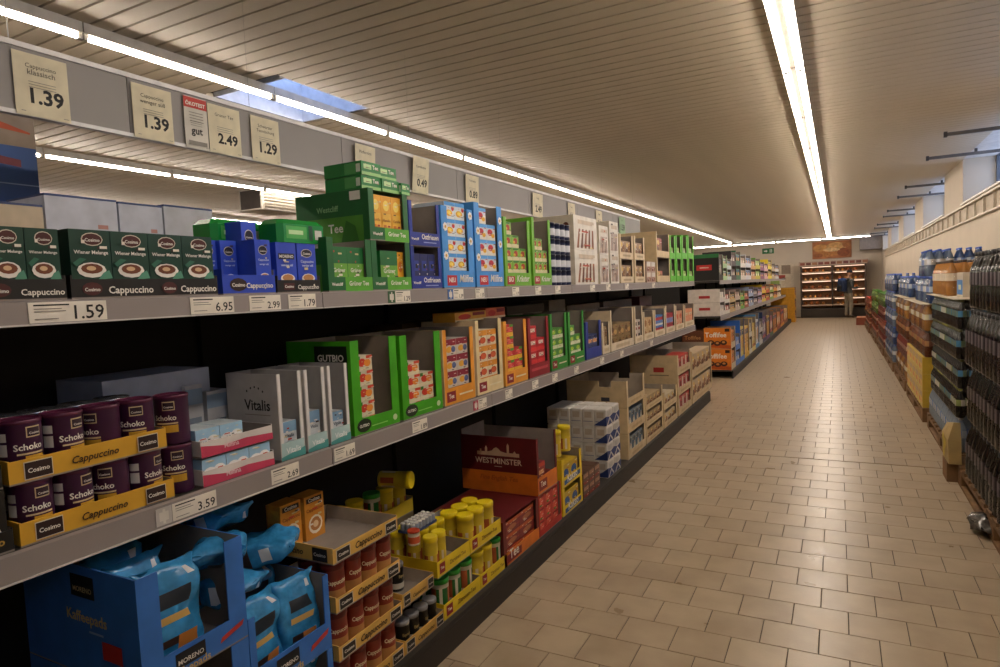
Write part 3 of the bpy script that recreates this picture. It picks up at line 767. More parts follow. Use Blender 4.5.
# stock on the rear half of the top shelf
for i, (p0, p1, py, c, cd) in enumerate(((-60, 46, 203, '#c9b79a', 'cream carton with a yellow edge'), (46.5, 120, 199, '#c9ccd6', 'large plain white carton'), (120.5, 165, 206, '#c4c8d4', 'second plain white carton'), (165.5, 215, 209, '#bcbfc8', 'third plain white carton'))):
    X = -2.46; y0 = Yp(p0, X, 1.85); y1 = Yp(p1, X, 1.85) - .006; h = Zp((p0 + p1) / 2, py, X) - ZT
    b = MB(); b.box(-.25, 0, 0, y1 - y0, 0, h, M(c)); b.box(-.25, .001, 0, y1 - y0, h, h + .008, M('#3a4a78')); b.face((0, 0, 0), (0, 1, 0), (0, 0, 1), (1, 0, 0)); b.r((y1 - y0) * .7, (y1 - y0) * .85, h * .72, h * .76, M('#c08a80'))
    if i == 0: b.r(0, y1 - y0, h * .60, h * .72, M('#c79a2a'))
    tag(b.build('stock_carton', None, (X, y0, ZT)), cd + ' on the rear shelf top, seen over the green cappuccino', 'carton')

# ================================================================== MIDDLE SHELF
XM = XF['M']
def schoko(b, R, H):
    b.t('Schoko', .0, H * .50, R * 1.35, M(WHT), bold=.02, bend=R)
    b.lay += 1
    k = b.mi(M('#cdb78e')); k2 = b.mi(M('#2a1220')); k3 = b.mi(M('#c99a2c')); kw = b.mi(M('#d8d4cc'))
    def patch(t0, t1, z0, z1, kk, e, n=6):
        i = len(b.v)
        for q in range(n + 1):
            th = t0 + (t1 - t0) * q / n
            b.v += [((R + e) * math.cos(th), (R + e) * math.sin(th), z0), ((R + e) * math.cos(th), (R + e) * math.sin(th), z1)]
        for q in range(n): b.f.append((i + 2 * q, i + 2 * q + 2, i + 2 * q + 3, i + 2 * q + 1)); b.m.append(kk); b.sm.append(False)
    patch(-.1, .62, H * .70, H * .88, k, .0008); patch(-.05, .57, H * .72, H * .86, k2, .0016)
    b.t('Cosimo', .26, H * .755, R * .52, M(WHT), bold=.02, bend=R + .0016)
    patch(-.55, .75, H * .42, H * .45, k, .0008); patch(-.2, .75, H * .25, H * .40, k3, .0008)
    patch(-1.5, -.95, H * .42, H * .62, kw, .0008); patch(-1.5, -.95, H * .66, H * .80, kw, .0008)
CR = .0460
purple = can('schoko_can', CR, .143, '#43183f', '#55203a', schoko, 24)
silver = M('#9a9aa2', .25, .9)
purple2 = can('schoko_can_silver', CR, .143, '#3a1636', silver, schoko, 24)
TRY = '#d2a02c'
y0 = Yp(20, XM, 1.04); y1 = Yp(174, XM, 1.04)
yy1 = y1
for r in range(2):
    z = ZM + r * .148
    off = -.012 * r
    d = display('yellow cappuccino tray of purple cans, %s of the two stacked' % ('lower', 'upper')[r], y0 + off, y1 + off, z, .058, XM, D=.31, out=TRY, lip=.056, fl=0, art=[('r', .08, .24, .12, .88, '#cfc6b4'), ('r', .085, .235, .16, .84, '#2a1512'), ('t', 'Cosimo', .16, .40, .12, WHT), ('i', 'Cappuccino', .50, .34, .30, '#3a2410'), ('r', .78, .93, .12, .88, '#cfc6b4'), ('r', .785, .925, .16, .84, '#2a1512'), ('t', 'Cosimo', .855, .40, .12, WHT)], name='carton_tray', cat='tray')
    w = (d['W'] - .01) / 4
    for row in range(2):
        for i in range(4):
            o = put(purple if row == 0 else purple2, 'cappuccino_can', None, (XM - .006 - CR - row * .105, y0 + off + .005 + w * (i + .5), z + TH + .0005), (0, 0, (-.15, .05, -1.0, .15)[i] + (0 if r == 0 else (.1, 0, -.3, -.9)[i]) + row))
            tag(o, 'purple chocolate cappuccino can, %s %s of the %s yellow tray' % (across(i, 4), ('in front', 'behind')[row], ('lower', 'upper')[r]), 'can', 'purple cans in the %s yellow tray' % ('lower', 'upper')[r])
for r in range(2):
    o = put(purple, 'cappuccino_can', None, (XM - .055, y1 + .049, ZM + .0005 + r * .1465), (0, 0, -.75 - .3 * r))
    tag(o, 'loose purple can right of the yellow trays, %s of two' % ('lower', 'upper')[r], 'can', 'loose purple cans')
# black packs at the far left
for r in range(2):
    yb = Yp(14, XM, 1.03) - .012 * r; z = ZM + r * .148
    d = display('black espresso tray at the left end, %s of two' % ('lower', 'upper')[r], yb - .25, yb, z, .055, XM, D=.3, out='#141210', lip=.05, fl=0, art=[('t', 'Espresso', .75, .4, .35, '#b08a3a')], name='carton_tray', cat='tray')
    me = carton('black_pack', .115, .10, .138, '#161414', [('t', 'Risotto', .55, .62, .6, '#c9c5ba'), ('e', .55, .28, .36, .22, WHT), ('e', .55, .28, .24, .14, '#161414')])
    for i in range(2):
        put_pack(me, 'espresso_carton', 'black carton with a white ring, %s in the %s espresso tray' % (across(i, 2), ('lower', 'upper')[r]), 'carton', (XM - .006, yb - .243 + i * .12, z + TH + .0005), 0, 'espresso trays')
# pale carton tray at the back of the shelf
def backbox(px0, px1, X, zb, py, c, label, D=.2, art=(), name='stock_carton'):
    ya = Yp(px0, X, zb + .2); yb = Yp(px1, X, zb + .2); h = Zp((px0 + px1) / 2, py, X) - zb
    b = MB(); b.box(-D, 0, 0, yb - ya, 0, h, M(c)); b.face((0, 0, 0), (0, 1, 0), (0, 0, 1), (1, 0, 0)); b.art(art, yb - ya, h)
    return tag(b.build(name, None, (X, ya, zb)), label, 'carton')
backbox(105, 211, -2.0, ZM, 374, '#a9b3c4', 'pale blue-white carton in the shade behind the purple cans', .25)
for i, (p0, p1) in enumerate(((186, 203), (207, 228), (231, 254))):
    backbox(p0, p1, -1.985 + .01 * i, ZM, (385, 390, 391)[i], '#b9bcc0', 'small pale medicine-style carton behind the pink trays, %s of three' % across(i, 3), .1, [('r', 0, 1, .75, .95, '#8fa8c0'), ('r', .15, .85, .5, .58, '#7a8898'), ('r', .1, .9, .1, .2, '#c8ccd0')], 'supplement_carton')
# pink and white trays
y0 = Yp(203, XM, 1.03); y1 = Yp(274, XM, 1.03)
A_CRM = [('r', 0, 1, .55, 1, '#9cc4e0'), ('e', .3, .4, .3, .25, '#f0f0ee'), ('e', .7, .5, .25, .2, '#f0f0ee'), ('r', 0, 1, 0, .22, '#e2d6b8'), ('t', 'Kaffeesahne', .5, .42, .5, '#3a5a8a')]
for r in range(2):
    z = ZM + r * .088
    d = display('pink and white tray of pale blue cartons, %s of the two' % ('lower', 'upper')[r], y0, y1, z, .05, XM, D=.26, out='#d8d2cc', lip=.046, fl=0, art=[('g', [(0, 0), (1, 0), (1, .45), (.6, .62), (.3, .5), (0, .8)], '#c2405e'), ('t', 'Milfina', .4, .3, .2, '#e8c8cc')], name='carton_tray', cat='tray')
    w = (d['W'] - .012) / 3
    me = carton('cream_pack%d' % r, w - .003, .11, .076, '#c9d6de', A_CRM, [('r', 0, 1, .6, 1, '#9cc4e0')])
    for i in range(3 if r == 0 else 2):
        put_pack(me, 'cream_carton', 'pale blue and white carton, %s in the %s pink tray' % (across(i, 3), ('lower', 'upper')[r]), 'carton', (XM - .008 - (.02 if r else 0), y0 + .006 + i * w, z + TH + .0005), 0, 'pink trays')
# white supplement displays
for i, (p0, p1, py, n) in enumerate(((279, 304, 372, 1), (306, 327, 368, 1), (329, 349.5, 364, 1))):
    a = at('M', p0, p1, py)
    d = display('tall white supplement display box, %s of the three' % across(i, 3), D=.25, out='#b9b6b2', inn=M('#a5a29e', .7), lip=.06, lipc='#a9c6c6', fl=.012, flc='#dcdad6', art=[('g', [(0, 0), (1, 0), (1, .5), (0, .2)], '#4f9a96'), ('t', 'Vitalis', .5, .35, .6, '#e6ecea')],
                sart=[('t', 'Vitalis', .60, .58, .50, INK), ('r', .35, .85, .52, .53, GREY)] + [('e', .42 + .08 * k, .80 + .05 * math.sin(k * .78), .014, .014, INK) for k in range(5)], **a)
    fill(d, 'vitalis%d' % i, 1, [1], '#c9d0d4', [('r', 0, 1, .7, 1, '#7fa6c8'), ('t', 'Vitalis', .5, .55, .6, '#3a4a5a'), ('r', .1, .6, .2, .26, '#8f9aa2'), ('g', [(.5, 0), (1, 0), (1, .3)], '#5fa8a4')], 'white supplement carton', 'the %s white display' % ORD[i], ph=(.125, .14, .115)[i], margin=.02, depth=.1)
# organic green displays
A_ORG = [('r', 0, 1, 0, .26, '#e0d8b8'), ('e', .35, .55, .26, .28, '#c83a24'), ('e', .68, .5, .22, .26, '#e08a2a'), ('r', 0, .22, .75, 1, '#3a7a2a'), ('r', .6, 1, .8, 1, '#c8442a')]
A_ORG2 = [('r', 0, 1, 0, .26, '#e0d8b8'), ('e', .5, .5, .3, .28, '#e0a82a'), ('r', .1, .9, .8, 1, '#6a9a3a'), ('e', .2, .5, .14, .2, '#4a7a2a')]
for i, (p0, p1, py, cn) in enumerate(((353, 399, 338, [3, 1, 0]), (402, 442, 333, [2, 2, 0]))):
    a = at('M', p0, p1, py)
    d = display('vivid green organic tea display box, %s of the two' % ('left', 'right')[i], D=.34, out='#3fa010', inn=M('#86796a', .7), lip=.065, fl=.045, art=[('e', .2, .55, .15, .42, '#16240e'), ('t', 'GUTBIO', .2, .45, .2, WHT), ('e', .88, .5, .05, .2, '#c8dcae'), ('r', .35, .7, .35, .42, '#8fd06a')], sart=[('r', .45, .95, .6, .95, '#10200c'), ('t', 'GUTBIO', .70, .79, .40, WHT)], **a)
    fill(d, 'organic%d' % i, 2, [5, 0] if i == 0 else [4, 3], '#d6cfb8', A_ORG, 'fruit tea carton with orange print', 'the %s organic box' % ('left', 'right')[i], ph=.062, margin=.05)
    if i == 0:
        me = carton('organic_green', .09, .12, .06, '#d8d4c0', A_ORG2)
        put_pack(me, 'carton_pack', 'green-topped tea carton lying behind the orange ones in left organic box', 'pack', (d['X'] - .17, d['Y0'] + .15, d['zb'] + .0055))
# the fruit and herbal tea displays along the shelf
def teabox(i, p0, p1, py, c, lipc, name, cn, base, art, desc, mat_art=(), sart=(), tiers=1, ph=.07, fl=.03, lip=.085, D=.34, cols=2):
    a = at('M', p0, p1, py)
    d = display('%s display box on the middle shelf' % name, D=D, out=c, lip=lip, lipc=lipc, fl=fl, flc=lipc, tiers=tiers, art=mat_art, sart=sart, **a)
    fill(d, 'teabox%d' % i, cols, cn, base, art, desc, 'the %s box' % name, ph=ph, margin=fl + .006)
    return d
RL = [('r', .06, .34, .2, .8, '#8a1a24'), ('t', 'Tee', .2, .4, .16, WHT), ('r', .45, .9, .45, .55, '#e8dcb8')]
teabox(1, 444, 475, 328, '#d8b48a', '#e0962e', 'peach and orange tea', [4, 4], '#cfc8bc', [('r', 0, 1, .6, 1, '#8a2436'), ('e', .4, .35, .25, .2, '#e0a83a'), ('e', .75, .35, .18, .2, '#5a6a9a')], 'white and crimson tea carton', RL, ph=.08)
teabox(2, 477, 503, 319, '#dcc8a2', '#e2cf9e', 'cream tea', [4, 4], '#e0d4b8', [('r', 0, 1, .65, 1, '#d8902e'), ('e', .6, .35, .3, .22, '#c8562a'), ('r', .05, .35, .1, .4, '#8a1a24')], 'cream and orange tea carton', RL, ph=.085)
teabox(3, 505, 527.5, 320, '#e0a040', '#e39a34', 'orange fruit tea', [5, 3], '#c8303a', [('r', 0, 1, .0, .35, '#e8b83a'), ('e', .5, .6, .28, .2, '#e05a5a'), ('r', .6, 1, .8, 1, '#5aa03a')], 'red and yellow fruit tea carton', RL, ph=.07)
teabox(4, 529, 549.5, 317, '#7a1620', '#8a1a26', 'dark red tea', [4, 3], '#b8242e', [('r', 0, 1, .0, .3, '#d83a3a'), ('r', .2, .8, .5, .8, '#e8d0c0')], 'crimson tea carton', [('r', .1, .9, .5, .7, '#b8404a')], ph=.08)
teabox(5, 551, 567.5, 313, '#2a7a2c', '#2f8a30', 'first green herbal tea', [4, 4], '#4a8a3a', [('r', 0, 1, .0, .35, '#d8dcc0'), ('e', .5, .6, .28, .2, '#a8c83a')], 'green herbal tea carton', RL, ph=.07)
teabox(6, 569, 584.5, 311, '#2a7a2c', '#2f8a30', 'second green herbal tea', [4, 3], '#4a8a3a', [('r', 0, 1, .0, .35, '#d8dcc0'), ('e', .5, .6, .28, .2, '#a8c83a')], 'green herbal tea carton', RL, ph=.07)
teabox(7, 586, 601.5, 321, '#24388c', '#24388c', 'small navy', [2, 2], '#3a4878', [('r', .1, .9, .3, .6, '#c8905a'), ('r', .1, .9, .7, .9, '#1a2450')], 'navy and tan pack', (), ph=.09, fl=.05)
CRB = '#d4c2a2'
def crbox(i, p0, p1, py, base, art, desc, name, cn=[2, 2], cols=2):
    teabox(i, p0, p1, py, CRB, '#d9caae', name, cn, base, art, desc, [('r', .2, .8, .3, .7, '#c4b08c')], ph=.11, fl=.025, lip=.07, cols=cols)
crbox(8, 602.5, 610, 322, '#a8906a', [('e', .5, .5, .3, .3, '#6a4a2a')], 'tan biscuit pack', 'first narrow cream')
crbox(9, 611, 633.5, 309, '#8a7048', [('e', .3, .6, .2, .2, '#5a3a20'), ('e', .7, .4, .2, .2, '#c8a46a')], 'brown biscuit pack', 'wide cream biscuit', [2, 2, 2], 3)
crbox(10, 635, 643, 306, '#c8c0b4', [('r', .2, .8, .5, .8, '#3a2a20'), ('r', .2, .8, .1, .35, '#8a2a24')], 'white and brown biscuit pack', 'second narrow cream')
crbox(11, 644, 654, 311, '#c8a878', [('e', .5, .5, .3, .3, '#9a6a3a')], 'tan wafer pack', 'third narrow cream')
crbox(12, 655, 665, 309, '#3a78c0', [('r', 0, 1, .5, .8, '#b82a34'), ('r', 0, 1, .0, .2, '#e0dcd0')], 'blue and red pack', 'cream box with blue packs')
crbox(13, 666, 675, 305, '#b0404a', [('r', 0, 1, .0, .5, '#8090c0')], 'red and lilac pack', 'cream box with red packs')
crbox(14, 676, 684, 305, '#d8a080', [('e', .5, .4, .3, .3, '#c85a3a')], 'salmon pack', 'cream box with salmon packs')
crbox(15, 685, 694, 304, '#e0946a', [('r', .1, .9, .3, .6, '#d8c0a0')], 'orange pack', 'last cream')
# loose stock lying on top of and behind the tea displays
for i, (p0, p1, X, z, h, c, lab) in enumerate(((455, 486, -1.80, 1.405, .05, '#d8a03a', 'orange tea carton lying on top of the cream tea display'), (486, 505, -1.80, 1.405, .06, '#d86a3a', 'orange and red tea carton lying above the cream tea display'))):
    ya = Yp(p0, X, z); yb = Yp(p1, X, z)
    b = MB(); b.box(-.14, 0, 0, yb - ya, 0, h, M(c)); b.face((0, 0, 0), (0, 1, 0), (0, 0, 1), (1, 0, 0)); b.art([('e', .3, .5, .2, .3, '#c8382a'), ('r', .55, .95, .55, .9, '#8a1a24'), ('r', 0, 1, 0, .2, '#e8d8a8')], yb - ya, h)
    tag(b.build('tea_carton', None, (X, ya, 1.40)), lab, 'carton')
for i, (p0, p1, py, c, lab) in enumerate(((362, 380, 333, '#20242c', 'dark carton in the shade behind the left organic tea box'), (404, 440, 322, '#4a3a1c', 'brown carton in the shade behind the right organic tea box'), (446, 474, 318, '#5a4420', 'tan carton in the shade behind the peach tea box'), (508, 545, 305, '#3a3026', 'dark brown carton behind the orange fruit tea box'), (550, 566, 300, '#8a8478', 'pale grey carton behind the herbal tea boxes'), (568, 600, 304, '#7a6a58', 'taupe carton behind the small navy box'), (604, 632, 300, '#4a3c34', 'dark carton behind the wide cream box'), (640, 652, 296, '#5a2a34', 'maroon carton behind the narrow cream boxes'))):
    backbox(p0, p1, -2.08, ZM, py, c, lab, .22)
a = at('M', 672, 687, 300)
b = MB(); gm2 = M('#6cc81e', .3)
for k in range(3): b.tbox(-.06 - .1 * k, -.0 - .1 * k, 0, .5, 0, .10, gm2, .02)
b.box(-.24, -.02, .02, .48, .02, .09, gm2)
tag(b.build('crisp_bag', None, (XM - .355, a['Y0'] + .35, ZM + .0), (0, 0, 0)), 'lime green crumpled bag standing behind the far cream boxes', 'bag')

# ================================================================== BASE SHELF
XB = XF['B']
BLU = '#3470c0'
BM = (M('#3488c0', .22, 0, .22, 22, .6), M('#1c2530', .3), M('#c9a860', .3), M('#c03028', .3), M('#c8d0d4', .3), M('#c8803a', .3), M('#3a2a24', .3))
cb = [bag_mesh('coffee_bag_%d' % k, .17, .10, .27, BM, k) for k in range(3)]
# coffee pad cartons, two high
y0 = Yp(140, XB, .72); y1 = Yp(245, XB, .72)
S_PAD = [('r', .46, .66, .72, .92, '#14161c'), ('t', 'MORENO', .56, .77, .16, '#c9b98a'), ('t', 'Kaffeepads', .58, .50, .34, '#c9b070'), ('r', .70, .86, .22, .38, '#b02a24'), ('r', .60, .72, .42, .44, '#8fa8d0')]
L_PAD = [('r', .28, .56, .30, .85, '#14161c'), ('t', 'MORENO', .42, .42, .24, WHT), ('t', 'Kaffeepads', .40, .06, .40, '#c9b070'), ('g', [(.70, .35), (.94, .6), (.96, .8), (.72, .55)], '#b8342a')]
zc = .585
d = display('large blue coffee pad display carton with a printed side, upper one', y0, y1, zc, .30, XB, D=.52, out=BLU, inn=M('#837a70', .7), lip=.075, fl=.055, art=L_PAD, sart=S_PAD)
dl = display('large blue coffee pad display carton, beneath the other', y0, y1, ZB, zc - ZB - .002, XB, D=.52, out=BLU, inn=M('#837a70', .7), lip=.075, fl=.055, art=L_PAD, sart=S_PAD)
def bag(k, loc, rot, label, group, s=1.0):
    o = put(cb[k], 'coffee_bag', None, loc, rot); o.scale = (s, s, s)
    return tag(o, label, 'coffee bag', group)
for i in range(3):
    bag(i, (XB - .09 - .125 * i, y0 + .13, zc + .006), (0, 0, .05 * (i - 1)), 'blue coffee bag standing in the upper pad carton, %s' % ('at the front', 'in the middle', 'at the back')[i], 'coffee bags in the pad carton')
for i in range(2):
    bag(i, (XB - .09, y0 + .095 + .14 * i, ZB + .006), (0, 0, .1 * i), 'blue coffee bag in the lower pad carton, %s one' % ('left', 'right')[i], 'coffee bags in the pad carton', .9)
# second blue display, heaped with bags
y2 = Yp(251, XB, .5); y3 = Yp(330, XB, .5)
d = display('blue coffee display carton heaped with loose coffee bags', y2, y3, ZB, .50, XB, D=.48, out=BLU, inn=M('#837a70', .7), lip=.09, fl=.02, art=L_PAD, sart=S_PAD, tiers=2, lipart_tiers=True)
b0 = ZB + .25
for i, (dx, dy, dz, rt, sz) in enumerate(((-.09, .09, .006, (0, 0, .1), 1), (-.085, .25, .006, (0, 0, -.15), 1), (-.30, .09, .006, (0, 0, .2), 1), (-.30, .26, .006, (0, 0, -.2), 1))):
    bag(i % 3, (XB + dx, y2 + dy, b0 + dz), rt, 'blue coffee bag standing in the heaped carton, %s' % ('front left', 'front right', 'rear left', 'rear right')[i], 'coffee bags in the heaped carton', .95)
for i in range(2):
    bag(i + 1, (XB - .09, y2 + .09 + .16 * i, ZB + .006), (0, 0, -.1), 'blue coffee bag in the bottom tier of the heaped carton, %s' % ('left', 'right')[i], 'coffee bags in the heaped carton', .85)
for i, (dx, dy, dz, rt) in enumerate(((-.16, .02, .29, (0, 1.45, .3)), (-.10, .10, .40, (.2, 1.3, -.5)), (-.22, .22, .30, (.3, 1.35, .9)), (-.30, .12, .42, (0, 1.2, .2)))):
    bag(i % 3, (XB + dx - .12, y2 + dy, b0 + dz), rt, 'loose blue coffee bag lying on the heap, %s' % ('nearest the pad carton', 'topmost', 'at the right', 'at the back')[i], 'loose coffee bags on the heap', .85)

# yellow cappuccino trays with red tubs
y4 = Yp(334, XB, .62); y5 = Yp(398, XB, .62)
L_CAP = [('r', .04, .24, .1, .9, '#cfc6b4'), ('r', .05, .23, .15, .85, '#1c1410'), ('t', 'Cosimo', .14, .40, .14, WHT), ('i', 'Cappuccino', .52, .34, .42, '#2e1c0c'), ('r', .78, .97, .1, .9, '#cfc6b4'), ('r', .79, .96, .15, .85, '#1c1410'), ('t', 'Cosimo', .875, .40, .14, WHT)]
S_CAP = [('i', 'Cappuccino', .42, .34, .4, '#2e1c0c'), ('r', .74, .93, .1, .9, '#1c1410'), ('t', 'Cosimo', .835, .40, .15, WHT)]
def tub_art(b, R, H):
    b.t('Cappuccino', -.2, H * .55, R * 1.9, M('#e8d8b0'), bold=.02, bend=R)
    b.lay += 1
tub = can('cappuccino_tub', .046, .135, '#8a2c1c', '#6a1e18', tub_art, 20, (.06, .42, '#b8844a'))
for r in range(4):
    z = ZB + r * .172 - (0 if r else 0)
    d = display('yellow cappuccino tray of red-brown tubs, %s in the stack of four' % ('lowest', 'second up', 'third up', 'top, nearly empty')[r], y4, y5, z, .058, XB, D=.36, out='#d9ac55', inn=M('#b0a594', .7), lip=.052, fl=0, art=L_CAP, sart=S_CAP, name='carton_tray', cat='tray')
    w = (d['W'] - .01) / 4
    if r < 3:
        for row in range(2):
            for i in range(4):
                o = put(tub, 'cappuccino_tub', None, (XB - .055 - .1 * row, y4 + .005 + w * (i + .5), z + TH + .0005), (0, 0, (-.2, .3, .0, .25)[i]))
                o.scale = (min(1, w / .0965),) * 2 + (1.17,)
                tag(o, 'red-brown cappuccino tub, %s %s in the %s yellow tray' % (across(i, 4), ('in front', 'behind')[row], ('lowest', 'second', 'third')[r]), 'tub', 'red-brown tubs in the yellow trays')
zt4 = ZB + 3 * .172 + TH + .0005
A_POUCH = [('r', .1, .9, .84, .95, '#1c1410'), ('t', 'Cosimo', .5, .86, .6, WHT), ('t', 'Cappuccino', .5, .64, .85, '#7a3a14'), ('e', .5, .32, .36, .22, '#efe4cc'), ('e', .5, .33, .28, .16, '#b4763a'), ('e', .5, .33, .14, .08, '#e0c49a')]
me = carton('orange_pouch', .10, .07, .165, '#cf8a2e', A_POUCH, [('r', .1, .9, .4, .9, '#e0a84a'), ('r', .2, .8, .5, .6, '#c98428')])
for i in range(2):
    put_pack(me, 'cappuccino_pouch', 'orange cappuccino pack at the back of the top yellow tray, %s' % ('left one', 'right one')[i], 'pack', (XB - .25 + .01 * i, y4 + .012 + .108 * i, zt4), 0, 'orange packs')

# black cans in yellow trays
y6 = y5 + .004; y7 = Yp(434, XB, .33); y8 = Yp(444, XB, .14)
def espresso_art(b, R, H):
    b.t('Espresso', -.1, H * .5, R * 1.5, M('#c9b070'), bend=R); b.lay += 1
bcan = can('espresso_can', .036, .105, '#161412', '#8a8a8e', espresso_art, 18, (.1, .3, '#c8c2b4'))
for r, (ya, yb, n) in enumerate(((y6, y8, 4), (y6, y7, 2))):
    z = ZB + .19 * r
    d = display('low yellow tray with %s, beside the tubs' % ('a row of black cans', 'two black cans, stacked on top')[r], ya, yb, z, .06, XB, D=.34, out='#c9a04e', inn=M('#b0a594', .7), lip=.055, fl=0, art=L_CAP, name='carton_tray', cat='tray')
    for i in range(n):
        o = put(bcan, 'espresso_can', None, (XB - .045 - (.08 if r else 0), ya + .045 + i * ((yb - ya - .085) / 3 if r == 0 else .085), z + TH + .0005), (0, 0, .3 * i))
        o.scale = (.85, .85, 1.1)
        tag(o, 'black espresso can with silver lid, %s in the %s can tray' % (across(i, n), ('lower', 'upper')[r]), 'can', 'black espresso cans')
    if r == 0:
        for i in range(4):
            o = put(bcan, 'espresso_can', None, (XB - .13, ya + .045 + i * (yb - ya - .085) / 3, z + TH + .0005), (0, 0, .7 * i)); o.scale = (.85, .85, 1.1)
            tag(o, 'black espresso can in the lower can tray, %s in the row behind' % across(i, 4), 'can', 'black espresso cans')

# yellow and green lidded tea tubs
YEL = '#d8bc1c'
def tea_art(b, R, H):
    n = 18; k = b.mi(M('#a8542a')); k2 = b.mi(M('#d8ccb8'))
    for q in range(n):
        if q % 6 in (0, 1): b.m[2 * n + q] = k
        elif q % 6 == 3: b.m[2 * n + q] = k2
def lidtub(nm, lid, lab):
    return can(nm, .041, .165, '#d9c236' if lid == 'y' else '#c8c8b0', M('#e8cf1e', .35) if lid == 'y' else M('#2c9a2e', .35), tea_art, 18, lab)
ty = lidtub('yellow_tub', 'y', (.10, .52, '#d0b23a')); tg = lidtub('green_tub', 'g', (.25, .75, '#1f6a2c'))
yA = Yp(408, XB, .45); yB_ = Yp(469, XB, .45); yC = Yp(500, XB, .45)
yD = y8 + .004; yE = Yp(480, XB, .2); yF_ = Yp(507, XB, .2)
L_TUB = [('r', .06, .22, .2, .85, '#8a1a1c'), ('t', 'Tee', .14, .45, .1, WHT), ('t', 'Zitronen-Tee', .6, .4, .5, '#7a5a10')]
def tubs(ya, yb, z, kinds, nm, rows, zlab):
    d = display('yellow tray of lidded tea tubs, %s' % zlab, ya, yb, z, .075, XB, D=.36, out=YEL, lip=.07, fl=0, art=L_TUB, name='carton_tray', cat='tray')
    n = len(kinds); w = (yb - ya - .012) / n
    for row in range(rows):
        for i, k in enumerate(kinds):
            if k == ' ' and row == 0: continue
            kk = k if k != ' ' else 'y'
            o = put(ty if kk == 'y' else tg, 'tea_tub', None, (XB - .056 - .09 * row, ya + .006 + w * (i + .5), z + TH + .0005), (0, 0, .4 * i)); s = min(1, w / .0865); o.scale = (s, s, 1)
            tag(o, '%s-lidded tea tub, %s of the %s, %s' % ({'y': 'yellow', 'g': 'green'}[kk], across(i, n), ('front row', 'second row', 'third row')[row], nm), 'tub', 'lidded tea tubs')
tubs(yD, yE, ZB, 'ggg', 'lower left tea tray', 2, 'lower left, all green lids in front')
tubs(yE + .004, yF_, ZB, 'yyg', 'lower right tea tray', 2, 'lower right, two yellow lids and one green')
tubs(y7 + .03, yB_, ZB + .205, 'yy  ', 'upper left tea tray', 3, 'upper left, half empty')
tubs(yB_ + .004, yC, ZB + .205, 'yyy', 'upper right tea tray', 2, 'upper right, full of yellow lids')
# rear trays in the shade
zr = ZB + .30
for i, (p0, p1, ks) in enumerate(((338, 372, 'yy'), (374, 412, 'gyy'))):
    Xr = -1.98; ya = Yp(p0, Xr, .55); yb = Yp(p1, Xr, .55); n = len(ks); w = (yb - ya) / n
    d = display('yellow tea tray in the shade at the back, %s' % ('left', 'right')[i], ya, yb, zr, .08, Xr, D=.16, out='#c9ae2a', lip=.07, fl=0, name='carton_tray', cat='tray')
    b = MB(); b.box(-.16, 0, 0, yb - ya, 0, zr - ZB - .002, M('#6a5f4a')); tag(b.build('stock_carton', None, (Xr, ya, ZB)), 'closed brown carton carrying the %s shaded tea tray' % ('left', 'right')[i], 'carton')
    for k, q in enumerate(ks):
        o = put(ty if q == 'y' else tg, 'tea_tub', None, (Xr - .055, ya + w * (k + .5), zr + TH + .0005)); s = min(1, w / .09); o.scale = (s, s, 1)
        tag(o, '%s-lidded tea tub in the %s shaded back tray, %s' % ({'y': 'yellow', 'g': 'green'}[q], ('left', 'right')[i], across(k, n)), 'tub', 'shaded tea tubs')
o = put(ty, 'tea_tub', None, (-2.02, Yp(384, -2.0, .62), zr + .175 + .046), (0, PI / 2, .25)); tag(o, 'tea tub lying on its side across the shaded back tray', 'tub')
# small multipack and jar left on the tubs
b = MB(); zt = ZB + .205 + .175
for i in range(7):
    for j in range(3): b.lathe([(.011, 0), (.012, .003), (.012, .04), (.009, .045)], 8, [M('#b9bcc0', .3, .5), M('#8a8f9a'), M('#c8c4bc')], (-.013 - j * .026, .013 + i * .026, 0))
b.box(-.085, .0, 0, .184, .001, .012, M('#3a4668'))
tag(b.build('battery_multipack', None, (XB - .12, Yp(417, XB - .1, .55), zt - .002)), 'small multipack of tiny bottles left on the yellow-lidded tubs', 'multipack')
jr = can('small_jar', .026, .062, '#d8cfc0', '#c8462a', None, 14, (.15, .6, '#c8562a'))
put_pack(jr, 'jar', 'small jar with orange label standing on a yellow-lidded tub', 'jar', (XB - .065, Yp(427, XB, .5), ZB + .205 + .171))

# dark red and orange tea displays
DR = '#5e1218'; ORG = '#d0701e'
yW = Yp(537, XB, .55); yW2 = Yp(556.5, XB, .55); yV = Yp(504, XB, .22)
zW = .375
SK = M('#c9a98a')
skyl = [(.22, .60), (.22, .66), (.26, .66), (.26, .70), (.28, .70), (.28, .66), (.33, .66), (.33, .72), (.345, .76), (.36, .72), (.36, .66), (.42, .68), (.45, .72), (.48, .74), (.51, .72), (.54, .68), (.60, .66), (.62, .66), (.62, .78), (.635, .82), (.65, .78), (.65, .66), (.70, .66), (.72, .70), (.74, .66), (.78, .66), (.78, .60)]
S_WEST = [('r', 0, 1, 0, .34, ORG), ('g', skyl, SK), ('t', 'WESTMINSTER', .5, .47, .62, '#d8c0a8'), ('r', .45, .55, .42, .43, '#d8c0a8'), ('i', 'Fine English Tea', .5, .2, .5, '#b0561a')]
L_W = [('r', .06, .46, .2, .8, '#7a161a'), ('t', 'Tee', .26, .4, .25, WHT)]
d = display('upper dark red and orange tea display with a city skyline on its side', yW, yW2, zW, .36, XB, D=.50, out=DR, inn=M('#8a8078', .7), lip=.10, lipc=ORG, fl=.02, art=L_W, sart=S_WEST, sidecut=.03)
